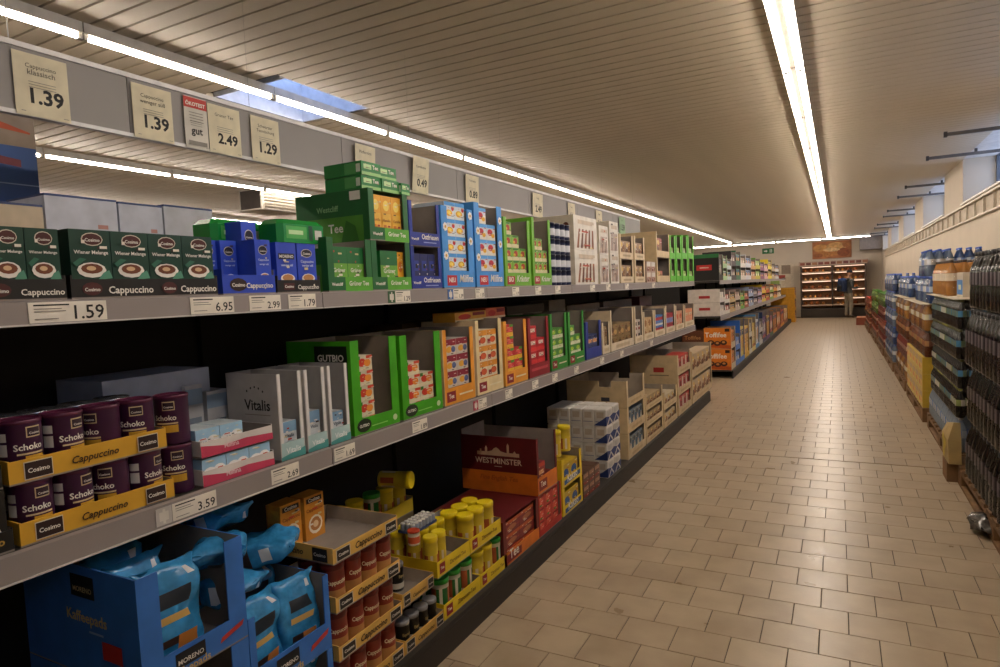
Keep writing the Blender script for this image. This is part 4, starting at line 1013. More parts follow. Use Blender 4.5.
fill(d, 'red_tea', 2, [2, 1], '#7a1a20', [('r', 0, 1, .7, 1, '#a83a2a'), ('r', .2, .8, .2, .5, '#c8a070')], 'dark red tea carton', 'the skyline display', ph=.085, margin=.03)
d = display('lower dark red tea display with orange lip beside the tea tubs', yV, yW - .003, ZB, zW - ZB - .003, XB, D=.45, out=DR, inn=M('#5a4a40', .7), lip=.07, lipc=ORG, fl=.03, flc='#6a1a1a', art=L_W)
b = MB(); b.box(-.44, -.005, .005, d['W'] - .005, d['H'] - .003, d['H'], M(DR)); b.build('top_panel', d['t'])
fill(d, 'red_tea2', 2, [3, 3], '#7a1c22', [('r', 0, 1, .75, 1, '#b8562a'), ('e', .5, .4, .3, .2, '#a86a4a')], 'dark red tea carton', 'the lower orange-lipped display', ph=.072, margin=.034)
d = display('red fruit tea display under the skyline box', yW, Yp(561.5, XB, .2), ZB, zW - ZB - .003, XB, D=.45, out='#b02c22', lip=.04, fl=.01, art=())
fill(d, 'red_tea3', 3, [3, 3, 3], '#c0362a', [('e', .5, .5, .3, .28, '#d8624a'), ('r', .1, .9, .8, .95, '#8a1a1a'), ('r', .3, .6, .1, .25, '#5a8a3a')], 'red fruit tea carton', 'the red display', ph=.075, margin=.014)
yX = Yp(562.5, XB, .3); yX2 = Yp(582, XB, .3)
d = display('yellow two-tier chocolate drink display beside the milk', yX, yX2, ZB, .36, XB, D=.4, out='#e0c020', lip=.06, fl=.03, tiers=2, art=[('g', [(.1, .2), (.9, .35), (.9, .85), (.1, .7)], '#26508a'), ('t', 'Kakao', .5, .38, .5, WHT)])
for q in range(2):
    fill(d, 'cocoa', 2, [1, 1], '#c8a82a', [('e', .5, .5, .35, .25, '#2a5a9a'), ('e', .5, .3, .3, .15, '#6a3a1e')], 'yellow and blue cocoa pack %s' % ('below', 'above')[q], 'the yellow display', tier=q, ph=.13, margin=.035)
me = ty
for i in range(2):
    put_pack(me, 'tea_tub', 'yellow-lidded tub standing on the yellow cocoa display, %s' % ('left', 'right')[i], 'tub', (XB - .08, yX + .09 + .16 * i, ZB + .3615), 0, 'tubs on the cocoa display')
a0 = Yp(583.5, XB, .2); a1 = Yp(600, XB, .2); w = (a1 - a0) / 3
for i in range(3):
    for r in range(2):
        me = carton('brown_bar', w - .004, .2, .085, '#5a3a2a', [('r', .1, .9, .6, .9, '#a8826a'), ('r', .1, .9, .1, .3, '#8a2a24')])
        put_pack(me, 'chocolate_pack', 'brown chocolate pack in front of the milk, %s %s' % (across(i, 3), ('lower', 'upper')[r]), 'pack', (XB, a0 + i * w, ZB + .0005 + r * .086), 0, 'brown chocolate packs')
# white milk carton trays with blue chevrons
m0 = Yp(607, XB, .4); m1 = Yp(620, XB, .4)
for r in range(4):
    for c in range(2):
        wY = (m1 - m0) / 2
        t = thing('milk_tray', 'white shrink-wrapped milk tray with blue chevrons, %s, %s' % (('bottom', 'second layer', 'third layer', 'top layer')[r], ('nearer column', 'farther column')[c]), 'milk tray', (XB, m0 + c * wY, ZB + .13 * r + .0005), 0, 'milk trays')
        Dm = .48
        for i in range(5):
            b = MB(); b.tbox(-.094, 0, 0, wY - .006, 0, .126, M('#cfcac2'), .006)
            b.face((-.094, 0, 0), (1, 0, 0), (0, 0, 1), (0, -1, 0)); b.r(.02, .075, .06, .105, M('#b8aa98')); b.r(.01, .085, .03, .036, M('#8a8f9c'))
            if i == 4: b.face((0, 0, 0), (0, 1, 0), (0, 0, 1), (1, 0, 0)); b.r(.02, wY - .03, .07, .11, M('#b8b4ac'))
            b.build('milk_carton', t, (-Dm + .096 * (i + 1), 0, 0))
        b = MB(); e = .0015
        nb = M('#23366e')
        b.poly([(-.10, -e, .004), (e, -e, .004), (e, -e, .075), (-.03, -e, .05)], nb)
        b.poly([(e, 0, .004), (e, (wY) * .5, .06), (e, 0, .075)], nb); b.poly([(e, wY * .98, .004), (e, wY * .98, .075), (e, wY * .5, .06)], nb); b.poly([(e, wY * .2, .004), (e, wY * .8, .004), (e, wY * .5, .045)], nb)
        b.build('chevron_wrap', t)
# cream crates further along
def crate(p0, p1, z, H, label, tiers, packs, art, desc, nm, D=.52, c='#cbb48c', cut=0, top_open=False, lip=.07, cols=3, ph=.17, sart=(), notch=None):
    ya = Yp(p0, XB, z + H / 2); yb = Yp(p1, XB, z + H / 2)
    d = display(label, ya, yb, z, H, XB, D=D, out=c, inn=CARDL, lip=lip, fl=.04, tiers=tiers, art=[('r', .2, .8, .3, .6, '#b89f76')], sart=sart, name='display_crate', cat='crate', sidecut=cut, notch=notch)
    for q in range(tiers - (1 if top_open else 0)):
        fill(d, 'crate_' + nm, cols, [1] * cols, packs, art, desc + ' %s' % ORD[q] + ' tier', nm, tier=q, ph=min(ph, d['th'] - .02), margin=.045)
    return d
A_SWT = [('e', .3, .6, .28, .25, '#3a5a78'), ('e', .7, .4, .26, .24, '#c8c2b0'), ('e', .6, .8, .2, .12, '#2a3038')]
crate(627.5, 645, ZB, .65, 'cream three-tier crate with a notched top tier, beside the milk', 3, '#6a7a88', A_SWT, 'blue and grey sweet pack', 'the notched crate', top_open=True, cols=4, notch=(.55, .75, .05), sart=[('r', .58, .72, .74, .79, '#3a3a44'), ('r', 0, 1, .33, .335, '#a08a64'), ('r', 0, 1, .66, .665, '#a08a64')])
crate(646, 663, ZB, .45, 'cream low-tiered tray stack beyond the notched crate', 3, '#a8906c', A_NUT, 'tan wafer pack', 'the low tray stack', lip=.05, cols=4, ph=.11)
crate(664, 677, ZB, .36, 'cream two-tier crate of pale packs', 2, '#c8b89a', A_NUT, 'pale biscuit pack', 'the pale crate', lip=.06, cols=3, ph=.13)
A_REDP = [('r', .1, .45, .15, .9, '#d8ccc0'), ('r', .55, .9, .3, .7, '#8a1a1c')]
crate(678, 691, ZB, .66, 'tall cream crate of red packs with a red mark on its side', 3, '#b82a24', A_REDP, 'red chocolate pack', 'the red-pack crate', lip=.08, cols=3, ph=.19, sart=[('r', .5, .72, .72, .80, '#a82a22'), ('r', .42, .82, .66, .68, '#8a7a5c')])
crate(692, 711.5, ZB, .62, 'last cream crate at the shelf end with printed sweets', 2, '#c0a886', A_NUT, 'brown and cream sweet pack', 'the last crate', lip=.09, cols=4, ph=.26, c='#c4ae88')

# ================================================================== SECOND RUN OF SHELVING (beyond the cross gap)
def far_display(lvl, y0, w, H, c, lipc, base, art, name, tiers=1, D=.42, cols=2, n=1, sart=(), lart=(), X=None, zoff=0.0, fl=.03, what='pack'):
    X = X or XF[lvl]
    d = display('%s on the far shelving run' % name, y0, y0 + w, ZZ[lvl] + zoff, H, X, D=D, out=c, lipc=lipc, lip=min(.09, H / tiers * .35), fl=fl, tiers=tiers, sart=sart, art=lart)
    for q in range(tiers):
        if n:
            fill(d, 'far_' + name, cols, [n] * cols, base, art, where('%s' % what, ORD[q] + ' tier' if tiers > 1 else ''), name, tier=q, ph=(d['th'] - .03) / n * .85, margin=fl + .006)
    return d
DOT = [('e', .5, .55, .3, .22, '#e6dcc8'), ('r', .1, .9, .08, .25, '#a83a30')]
DOT2 = [('e', .5, .5, .32, .25, '#c8883a'), ('r', .1, .9, .75, .92, '#3a4a78')]
y = 10.83
TOPS = [('black box with red name plate and green rim', .42, .43, '#16130f', '#16130f', '#2a2a26', DOT, 1), ('pale green detergent-style box', .45, .42, '#8fb878', '#a8c890', '#c8d8b8', DOT2, 2), ('white and teal box', .5, .38, '#d6d4cc', '#c8d4d0', '#8fb8b0', DOT2, 2), ('black chocolate box with tall back', .6, .52, '#2a2022', '#3a2c2c', '#4a3236', DOT, 2), ('dark green tall box', .65, .55, '#1f5a38', '#2a6a44', '#3a7a50', DOT2, 2), ('white tall biscuit box', .8, .50, '#d4cec4', '#dcd6cc', '#a88a6a', DOT, 2),
        ('white box with a blue stripe', .9, .52, '#c9ced6', '#d4d8de', '#7a9ac8', DOT2, 2), ('grey and orange box', .9, .46, '#a8a098', '#d8a868', '#c87a3a', DOT, 2), ('green and yellow box', 1.0, .50, '#6aa03a', '#c8c03a', '#8ab04a', DOT, 2), ('white and purple box', 1.0, .44, '#c8c0cc', '#8a4a78', '#a86a9a', DOT2, 2), ('pale pink box', 1.0, .42, '#d8c4c0', '#d8b0b0', '#c88a90', DOT, 2), ('bright yellow tall box', 1.1, .54, '#e0cc2a', '#e8d83a', '#e0c82a', DOT2, 2), ('cream box with dark print', 1.2, .46, '#cfc0a0', '#bba888', '#6a4a3a', DOT, 2), ('silver box', 1.3, .45, '#b8b8b8', '#c8c8c8', '#8890a0', DOT2, 2)]
for nm, w, H, c, lc, ba, ar, t in TOPS:
    sa = [('r', .30, .78, .40, .60, '#c0302a'), ('r', .4, .68, .48, .52, '#e0c8b8'), ('r', 0, 1, .86, 1, '#1f6a34')] if nm.startswith('black box') else ()
    far_display('T', y, w - .01, H, c, lc, ba, ar, nm, t, sart=sa, D=.5); y += w
y = 10.83
MIDS = [('white two-high box with red name plates', .55, .44, '#ccc2b8', '#d8d2ca', '#d0cac2', DOT, 2), ('white box of red and white bottles', .55, .38, '#d2ccc4', '#d8d4cc', '#b83a34', [('r', .2, .8, .5, .9, '#e0dcd4')], 2), ('beige noodle box', .7, .36, '#bda06a', '#c8ae7a', '#c8a860', DOT2, 2), ('pinkish grey box', .7, .40, '#b8a09a', '#c4b0a8', '#8a6a60', DOT, 2), ('leaf green snack box', .6, .36, '#5aa832', '#6ab840', '#8ac850', DOT2, 2), ('red brown snack box', .7, .34, '#8a3a2a', '#a04a34', '#c06a3a', DOT, 2), ('pale blue box', .9, .42, '#8fa0c0', '#a0b0cc', '#6a80b0', DOT, 2), ('charcoal box', .9, .36, '#4a4448', '#6a6068', '#8a7a80', DOT, 2), ('lilac box', .9, .38, '#a898b8', '#b8a8c4', '#88709a', DOT2, 2), ('yellow crisp box', 1.0, .44, '#d8b82a', '#e0c83a', '#c83a2a', DOT, 2), ('red crisp box', 1.1, .42, '#b83a2a', '#c84a34', '#e0b03a', DOT2, 2), ('green crisp box', 1.2, .40, '#6a9a3a', '#7aa84a', '#d8d0b0', DOT, 2), ('orange snack box', 1.3, .42, '#d88a2a', '#e09a3a', '#c85a2a', DOT2, 2), ('cream snack box', 1.5, .40, '#d8ccb0', '#e0d4bc', '#b8a080', DOT, 2)]
for nm, w, H, c, lc, ba, ar, t in MIDS:
    sa = [('r', .35, .70, .66, .76, '#b02a2c'), ('r', .35, .70, .22, .32, '#b02a2c'), ('r', 0, 1, .495, .505, '#8a8078')] if nm.startswith('white two-high') else ()
    far_display('M', y, w - .01, H, c, lc, ba, ar, nm, t, sart=sa, D=.5); y += w
# big orange chocolate cartons at the corner, two high
yy = 10.83
for r in range(2):
    d = display('big orange chocolate carton at the far shelf corner, %s' % ('lower', 'upper')[r], yy, yy + .50, ZB + r * .345, .34, XB, D=.42, out='#d87a18', lipc='#c8b89a', lip=.10, fl=.04, flc='#d8c8a8',
                sart=[('g', [(0, .1), (1, .0), (1, .16), (0, .3)], '#b85010'), ('t', 'Toffifee', .44, .56, .80, WHT), ('e', .26, .30, .13, .12, '#3a1a0c'), ('e', .50, .26, .13, .12, '#4a2410'), ('e', .73, .30, .13, .12, '#3a1a0c'), ('e', .26, .32, .06, .05, '#c88a4a'), ('e', .50, .28, .06, .05, '#c88a4a'), ('e', .73, .32, .06, .05, '#c88a4a'), ('r', .78, .95, .82, .96, '#2a1810')])
    fill(d, 'toffee', 3, [2, 2, 2], '#c8701e', [('e', .5, .5, .3, .25, '#4a2410')], 'orange chocolate box', 'the %s orange carton' % ('lower', 'upper')[r], ph=.14, margin=.045)
b = MB(); b.box(-.34, 0, 0, .45, 0, .64, M('#5a2c10')); b.face((-.34, 0, 0), (1, 0, 0), (0, 0, 1), (0, -1, 0)); b.t('Toffifee', .17, .5, .26, M('#a87a4a')); b.e(.1, .38, .05, .05, M('#2a1208')); b.e(.22, .38, .05, .05, M('#2a1208'))
tag(b.build('chocolate_carton', None, (XB - .43, yy, ZB)), 'dim brown chocolate carton behind the big orange ones', 'carton')
y = 11.36
BAS = [('blue pouch box', .55, .52, '#3a68b8', '#4a78c4', '#6a90d0', DOT, 2), ('tall royal blue box', .6, .74, '#2f6ac0', '#3a78cc', '#d8c46a', DOT2, 1), ('yellow bear box', .7, .70, '#d8a828', '#e0b43a', '#d8b04a', DOT2, 1), ('white slim box', .5, .66, '#d0ccc4', '#dcd8d0', '#a8a49c', DOT, 2), ('pale yellow box', .6, .68, '#dcc46a', '#e4d07a', '#c8a83a', DOT, 1), ('sky blue box', .7, .72, '#4f90c8', '#5a9ad0', '#d8dce0', DOT2, 1), ('grey white box', .7, .56, '#b8b8b4', '#c8c8c4', '#8a8a90', DOT, 2), ('navy tall box', .9, .70, '#26345a', '#30406a', '#5a3a78', DOT, 1), ('purple box', .9, .66, '#5a2a6a', '#6a347a', '#c8a03a', DOT2, 1), ('deep green box', .9, .60, '#2a5a3a', '#34684a', '#8a3a5a', DOT, 1), ('golden box', 1.2, .62, '#c88a28', '#d89a34', '#a8501e', DOT2, 1), ('dark red box', 1.3, .58, '#8a2a24', '#9a3a30', '#c87a3a', DOT, 1), ('orange box', 1.4, .60, '#d08a2a', '#d89a3a', '#b83a2a', DOT2, 1), ('brown box', 1.6, .55, '#7a4a2a', '#8a5a34', '#c8a05a', DOT, 1)]
for nm, w, H, c, lc, ba, ar, t in BAS:
    far_display('B', y, w - .01, H, c, lc, ba, ar, nm, t, D=.5); y += w
# yellow end display
d = display('yellow and orange end display by the bakery', 25.35, 26.2, .0, 1.25, XB + .15, D=.8, out='#d89a24', lip=.12, fl=.06, tiers=3)
for q in range(3):
    fill(d, 'endcap', 3, [1, 1, 1], '#c8702a', DOT2, 'orange snack bag %s tier' % ORD[q], 'the end display', tier=q, ph=.3, margin=.07)
# side panel and poles of the second run's back board
for k in range(8):
    yy = 11.0 + k * .35
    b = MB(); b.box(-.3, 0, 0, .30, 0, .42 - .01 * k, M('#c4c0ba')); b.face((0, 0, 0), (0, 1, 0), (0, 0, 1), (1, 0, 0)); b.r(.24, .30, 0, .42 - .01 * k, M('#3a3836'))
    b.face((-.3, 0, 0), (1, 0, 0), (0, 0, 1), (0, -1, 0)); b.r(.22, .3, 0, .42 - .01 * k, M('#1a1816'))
    tag(b.build('upright_carton', None, (-2.42, yy, ZT + .06 * 0), (0, 0, 0)), 'pale upright carton on the rear top of the far run, %s from the near end' % ORD[k], 'carton', 'pale upright cartons on the far run')

# ================================================================== DRINKS ON PALLETS ALONG THE RIGHT WALL
WOOD = M('#7a5a38', .8, 0, .25, 9.0)
def pallet(y0, L, X0, label):
    t = thing('pallet', label, 'pallet', (X0, y0, 0))
    n = max(3, int(L / .16))
    b = MB(); b.box(0, .72, 0, .10, .122, .144, WOOD); bd = b.mesh('deck_board')
    for k in range(n): put(bd, 'deck_board', t, (0, k * (L - .10) / (n - 1), 0))
    for x in (0, .31, .62):
        b = MB(); b.box(x, x + .1, 0, L, .10, .122, WOOD); b.build('stringer', t)
        b = MB(); b.box(x, x + .1, 0, L, 0, .022, WOOD); b.build('bottom_board', t)
        for k in range(3):
            b = MB(); b.box(x, x + .1, k * (L - .145) / 2, k * (L - .145) / 2 + .145, .022, .10, WOOD); b.build('block', t)
    return t
BOT = {}
def bottle_parts(kind):
    """shared meshes for one kind of bottle: body, cap, label"""
    if kind in BOT: return BOT[kind]
    R, H, body, cap, lab = KINDS[kind]
    bm_ = M(body, .12, 0, .1, 6.0)
    b = MB(); b.lathe([(R * .8, 0), (R, .012), (R, H * .30), (R * .93, H * .34), (R * .93, H * .40), (R, H * .44), (R, H * .62), (R * .82, H * .74), (R * .36, H * .90), (R * .34, H * .93)], 12, bm_); bo = b.mesh('bottle')
    b = MB(); b.lathe([(R * .38, 0), (R * .42, .003), (R * .42, H * .065), (R * .34, H * .072)], 10, M(cap, .4)); ca = b.mesh('cap')
    b = MB(); b.lathe([(R * 1.015, H * .42), (R * 1.015, H * .63)], 12, M(lab, .45), cap=False); k2 = b.mi(M(KLAB2.get(kind, '#c8c4bc'), .45))
    for q in range(12):
        if q % 4 in (1, 2): b.m[q] = k2
    la = b.mesh('label')
    BOT[kind] = (bo, ca, la, R, H)
    return BOT[kind]
KINDS = {'water_pale': (.038, .28, '#5f7088', '#1f4aa8', '#d4dae2'), 'dark_olive': (.034, .225, '#171310', '#8a8a30', '#8a9a58'), 'amber_pale': (.040, .27, '#94662c', '#8a5a2a', '#d8d0a8'), 'cola': (.048, .375, '#0c0a0b', '#15151a', '#241a22'), 'dark': (.034, .225, '#12100e', '#5a5a20', '#3f78a0'), 'dark2': (.034, .225, '#14110e', '#7a7a3a', '#8a9a4a'), 'amber': (.040, .27, '#6a3814', '#7a5a3a', '#c8b06a'), 'amber2': (.040, .27, '#582a12', '#3a2418', '#b88a5a'), 'water': (.038, .28, '#2c4470', '#2a5cc8', '#b4c0d0'), 'brown': (.045, .31, '#a8743a', '#2a1a14', '#d8c8b0'), 'lightblue': (.040, .27, '#8a98a8', '#c8c4bc', '#4a78c0'), 'green': (.036, .26, '#4a6a2a', '#5aa03a', '#a8b86a'), 'red': (.036, .26, '#7a3a2a', '#b83a2a', '#c89a7a'), 'cranberry': (.036, .26, '#6a2420', '#4a1a18', '#c8a890')}
KLAB2 = {'cola': '#5a5256', 'water': '#5a7ab8', 'amber': '#8a6a3a', 'amber2': '#8a4a2a', 'brown': '#e0d4c0', 'dark': '#5a6a4a', 'lightblue': '#a8b0b8', 'cranberry': '#8a5a4a', 'red': '#a86a5a', 'green': '#6a8a4a'}
FILM = film('shrink_film', (.95, .95, .95), .05, .14, 1.0)
def bottle_pack(kind, loc, nx, ny, label, group, caps=True, rz=0.0):
    bo, ca, la, R, H = bottle_parts(kind)
    t = thing('bottle_pack', label, 'bottle pack', loc, rz, group)
    p = 2.16 * R
    for i in range(nx):
        for j in range(ny):
            o = put(bo, 'bottle', t, (R + i * p, R + j * p, .001))
            put(ca, 'cap', o, (0, 0, H * .925)); put(la, 'label', o, (0, 0, 0))
    # shrink film: a loose skin drawn in round the necks
    k = ('film', kind, nx, ny)
    if k not in PACKS:
        b = MB(); W, L = nx * p, ny * p; rr = []
        for zf, ins in ((.02, .0), (.10, .003), (.35, .003), (.62, .001), (.70, -.003), (.90, -.020), (.985, -.030))[:7 if kind == 'cola' else 5]:
            ring = []
            n = 8 * (nx + ny)
            per = 2 * (W + L)
            for q in range(n):
                s = per * q / n
                if s < L: x, yv = W, s
                elif s < L + W: x, yv = W - (s - L), L
                elif s < 2 * L + W: x, yv = 0, L - (s - L - W)
                else: x, yv = s - 2 * L - W, 0
                cx, cy = W / 2, L / 2
                kx = 1 + (ins + .0015 * math.sin(q * 2.3 + zf * 9)) / (W / 2); ky = 1 + (ins + .0015 * math.sin(q * 1.7 + zf * 7)) / (L / 2)
                # round the corners a little
                dx, dy = (x - cx) / (W / 2), (yv - cy) / (L / 2)
                q4 = (abs(dx) ** 6 + abs(dy) ** 6) ** (1 / 6)
                ring.append((cx + dx / q4 * W / 2 * kx, cy + dy / q4 * L / 2 * ky, H * zf))
            rr.append(ring)
        b.rings(rr, FILM, cap=False)
        PACKS[k] = b.mesh('shrink_film')
    put(PACKS[k], 'shrink_film', t)
    return t
def sheet(x0, x1, y0, y1, z, label):
    b = MB(); b.box(0, x1 - x0, 0, y1 - y0, 0, .005, M('#c8bca6', .7)); tag(b.build('layer_sheet', None, (x0, y0, z)), label, 'cardboard sheet')
PX = .765
MIXES = {'water': ('water', 'water_pale'), 'dark': ('dark', 'dark_olive', 'dark'), 'amber': ('amber', 'amber_pale'), 'amber2': ('amber2', 'amber')}
def pack_layer(kind, y0, y1, z, where_, nx=3, ny=3, X=PX, rows=1, max_n=99):
    R, H = KINDS[kind][0], KINDS[kind][1]
    p = 2.16 * R; Lp = ny * p + .022; n = min(max_n, int((y1 - y0) / Lp))
    for c in range(2):
        for k in range(n):
            if c >= rows and k > 0: continue          # only the end pack shows a second row
            word = ORD[k] + ' from the camera' if c == 0 else where('end pack' if rows == 1 else ORD[k], 'by the wall')
            bottle_pack(MIXES.get(kind, (kind,))[(k + c + int(z * 10)) % len(MIXES.get(kind, (kind,)))], (X + c * (nx * p + .012), y0 + k * Lp, z), nx, ny, '%s, %s' % (where_, word), where_)
    return z + H + .004
# near stack: big black bottles, four layers
pallet(3.35, 2.3, PX, 'wooden pallet under the stack of big black bottles')
z = .146
for k in range(4):
    nm = ('bottom', 'second', 'third', 'top')[k]
    pack_layer('cola', 3.42 + (.02 if k == 3 else 0), 5.65, z, 'shrink-wrapped pack of black bottles, %s layer' % nm, 3, 3, PX + (0, .01, 0, .025)[k], 2 if k == 3 else 1)
    z += .385
# crumpled film scrap at the pallet foot
b = MB(); fm2 = film('loose_film', (.75, .75, .75), .35, .2, 1.0)
rr = []
for a in range(7):
    t = a / 6
    rr.append([(PX + .0 + .09 * math.sin(t * PI) * math.cos(2 * PI * q / 12) + .02 * math.sin(q * 3.1 + a), 4.62 + .16 * math.sin(t * PI) * math.sin(2 * PI * q / 12) + .02 * math.cos(q * 2.3 + a), .005 + .10 * t + .012 * math.sin(q * 1.9 + a * 2)) for q in range(12)])
b.rings(rr, M('#4a4642', .2, 0, .5, 40))
tag(b.build('crumpled_film'), 'crumpled dark plastic film lying at the foot of the black bottle pallet', 'plastic film')
# second pallet
pallet(5.95, 1.75, PX + .02, 'wooden pallet under the dark bottles with blue labels')
z = .146
z = pack_layer('lightblue', 6.0, 7.7, z, 'pack of pale bottles with blue labels, bottom layer', 3, 3, PX + .03)
for k in range(4):
    z = pack_layer('dark' if k % 2 == 0 else 'dark', 5.98, 7.7, z, 'pack of small dark bottles with blue labels, %s layer' % ('lowest', 'second', 'third', 'top')[k], 4, 4, PX + .03 + .01 * (k % 2))
sheet(PX + .02, 1.35, 5.98, 7.75, z, 'cardboard layer sheet on the dark bottles')
z += .006
pack_layer('brown', 6.75, 7.75, z, 'pack of amber brown-capped bottles on the dark bottles', 3, 3, PX + .06, 1, 3)
b = MB(); b.box(0, .3, 0, .30, 0, .2, M('#c8bca8')); b.face((0, .30, 0), (0, -1, 0), (0, 0, 1), (-1, 0, 0)); b.art([('r', .05, .95, .1, .7, '#2f7ac0'), ('r', .3, .7, .3, .5, '#d8d4a0')], .30, .2)
tag(b.build('drink_carton', None, (PX + .12, 6.3, z)), 'white carton with a blue print on top of the dark bottles', 'carton')
# loose tan bag with yellow print leaning between the stacks
b = MB(); tm = M('#b8a06a', .6)
b.rings([[(-.03, 0, 0), (.05, 0, 0), (.05, .30, 0), (-.03, .30, 0)], [(-.036, -.01, .18), (.045, -.01, .18), (.045, .31, .18), (-.036, .31, .18)], [(.0, .0, .31), (.04, .0, .31), (.04, .32, .25), (.0, .32, .25)]], tm, sm=False)
b.face((-.04, .28, 0), (0, -1, 0), (0, 0, 1), (-1, 0, 0)); b.e(.16, .13, .06, .04, M('#d0b828')); b.e(.13, .07, .04, .05, M('#d0b828')); b.e(.10, .17, .04, .03, M('#d0b828'))
tag(b.build('tan_sack', None, (PX - .03, 5.62, .146)), 'tan sack with yellow print leaning beside the black bottles', 'sack')
b = MB(); b.box(0, .20, 0, .22, .0, .145, WOOD); tag(b.build('wooden_block', None, (PX - .065, 5.67, 0)), 'short wooden pallet block under the tan sack', 'block')
# third pallet: juice cartons below, amber bottles above
pallet(7.9, 1.8, PX, 'wooden pallet under the yellow juice cartons')
zz = .146
for r in range(3):
    for k in range(5):
        me = carton('juice_tray', .33, .28, .175, '#c8a83a', [('r', .05, .95, .12, .55, '#d8c46a'), ('r', .1, .9, .62, .9, '#b89a7a'), ('e', .3, .4, .12, .2, '#c8442a'), ('e', .7, .4, .12, .2, '#d88a2a')])
        o = put(me, 'juice_tray', None, (PX + .005, 7.95 + .335 * (k + 1) - .003, zz), (0, 0, PI))
        tag(o, 'yellow juice carton tray, %s layer, %s from the camera' % (('bottom', 'middle', 'top')[r], ORD[k]), 'juice tray', 'yellow juice trays')
    zz += .177
for k in range(2):
    zz = pack_layer('amber' if k else 'amber2', 7.92, 9.75, zz, 'pack of amber bottles above the juice, %s layer' % ('lower', 'upper')[k], 3, 3, PX + .02)
sheet(PX - .01, 1.4, 7.95, 9.85, zz, 'long cardboard layer sheet over the amber bottles')
zz += .006
zz2 = pack_layer('water', 7.95, 9.4, zz, 'pack of blue-capped water on the amber stack, lower layer', 3, 3, PX + .06)
sheet2 = pack_layer('water', 8.1, 9.0, zz2, 'pack of blue-capped water on the amber stack, upper layer', 3, 3, PX + .06)
# fourth pallet
pallet(9.95, 1.75, PX, 'wooden pallet under the tall amber bottle stack')
z = .146
for k in range(4):
    z = pack_layer(('amber', 'cranberry', 'amber2', 'amber')[k], 9.98, 11.7, z, 'pack of brown juice bottles, %s layer of the tall stack' % ('bottom', 'second', 'third', 'top')[k], 3, 3, PX + .02)
sheet(PX - .01, 1.4, 9.95, 11.75, z, 'cardboard layer sheet over the tall brown bottle stack')
z = pack_layer('water', 9.98, 11.7, z + .006, 'pack of blue-capped water above the long sheet, lower layer', 3, 3, PX + .05)
pallet(11.95, 2.1, PX - .01, 'wooden pallet under the tall wall of blue-capped water')
z = .146
for k in range(5):
    z = pack_layer('water', 12.0, 14.0, z, 'pack of blue-capped water in the tall wall, %s layer' % ('bottom', 'second', 'third', 'fourth', 'top')[k], 2, 3, PX)
pallet(14.3, 2.3, PX - .02, 'wooden pallet under the red and green bottles')
z = .146
for k in range(4):
    z = pack_layer(('cranberry', 'red', 'cranberry', 'green')[k], 14.35, 16.6, z, 'pack of %s bottles beyond the water wall, %s layer' % (('dark red', 'red', 'dark red', 'green')[k], ('bottom', 'second', 'third', 'top')[k]), 2, 4, PX)
pallet(16.9, 2.6, PX - .03, 'wooden pallet under the green bottles far down the aisle')
z = .146
for k in range(4):
    z = pack_layer(('red', 'cranberry', 'green', 'green')[k], 16.95, 19.5, z, 'pack of %s bottles far down the aisle, %s layer' % (('red', 'dark red', 'green', 'green')[k], ('bottom', 'second', 'third', 'top')[k]), 2, 4, PX)
pallet(19.9, 3.0, PX - .05, 'farthest wooden pallet by the bakery')
z = .146
for k in range(3):
    z = pack_layer(('red', 'amber2', 'red')[k], 19.95, 22.9, z, 'pack of red-brown bottles on the farthest pallet, %s layer' % ('bottom', 'middle', 'top')[k], 2, 4, PX - .03)
for k in range(2):
    b = MB(); b.box(0, .3, 0, .4, 0, .22, M('#8a4a34')); b.box(.02, .28, .02, .38, .22, .24, M('#b0704a'))
    tag(b.build('crate_carton', None, (.50 + .02 * k, 23.3 + .5 * k, 0)), 'small red-brown carton on the floor near the bakery, %s' % ('nearer', 'farther')[k], 'carton')

# ================================================================== FAR END: BAKERY
BY = 28.15
bk = thing('bakery_case', 'long self-service bakery shelf unit lit warmly against the back wall', 'bakery case', (-1.32, BY, 0))
BW = 2.28
cs = M('#4a3a30', .5); cw = M('#b09070', .6)
b = MB(); b.box(0, BW, 0, .7, 0, .36, M('#33291f', .5)); b.build('plinth', bk)
b = MB(); b.box(0, BW, .64, .70, .36, 2.18, M('#b88a64', .6)); b.build('back_panel', bk)
for x in (0, BW * .48, BW - .05):
    b = MB(); b.box(x, x + .05, 0, .66, .36, 2.02, cs); b.build('upright', bk)
b = MB(); b.box(-.05, BW + .05, -.03, .70, 2.02, 2.20, M('#a89482', .6)); hd = b.build('header_board', bk)
for k in range(11):
    b = MB(); b.box(.0 + .215 * k, .17 + .215 * k, -.035, -.031, 2.06, 2.16, M(('#7a3a28', '#5a2a20', '#8a5a3a', '#6a3430')[k % 4])); b.build('product_card', hd)
warm = emit('bakery_light', (1.0, .66, .45), 2.6)
SHZ = (.50, .78, 1.12, 1.46, 1.78)
for k, z in enumerate(SHZ):
    b = MB(); b.box(.05, BW - .05, .02 + .05 * k * .3, .64, z - .02, z, M('#8a7460', .5)); s = b.build('shelf', bk)
    b = MB(); b.box(.05, BW - .05, .0 + .015 * k, .02 + .015 * k, z - .045, z + .01, M('#c0a890', .4)); b.build('shelf_edge', s)
for k, z in enumerate((.76, 1.10, 1.44, 1.76, 2.01)):
    for q in range(2):
        b = MB(); b.rod((.07 + q * BW * .5, .10, z - .035), (BW * .47 + q * BW * .5, .10, z - .035), .010, warm, 6); b.build('case_light', bk)
BR = [M('#a8622a', .7, 0, .25, 30), M('#c8883e', .7, 0, .25, 30), M('#8a4a20', .7, 0, .3, 30), M('#d8a868', .7, 0, .2, 30)]
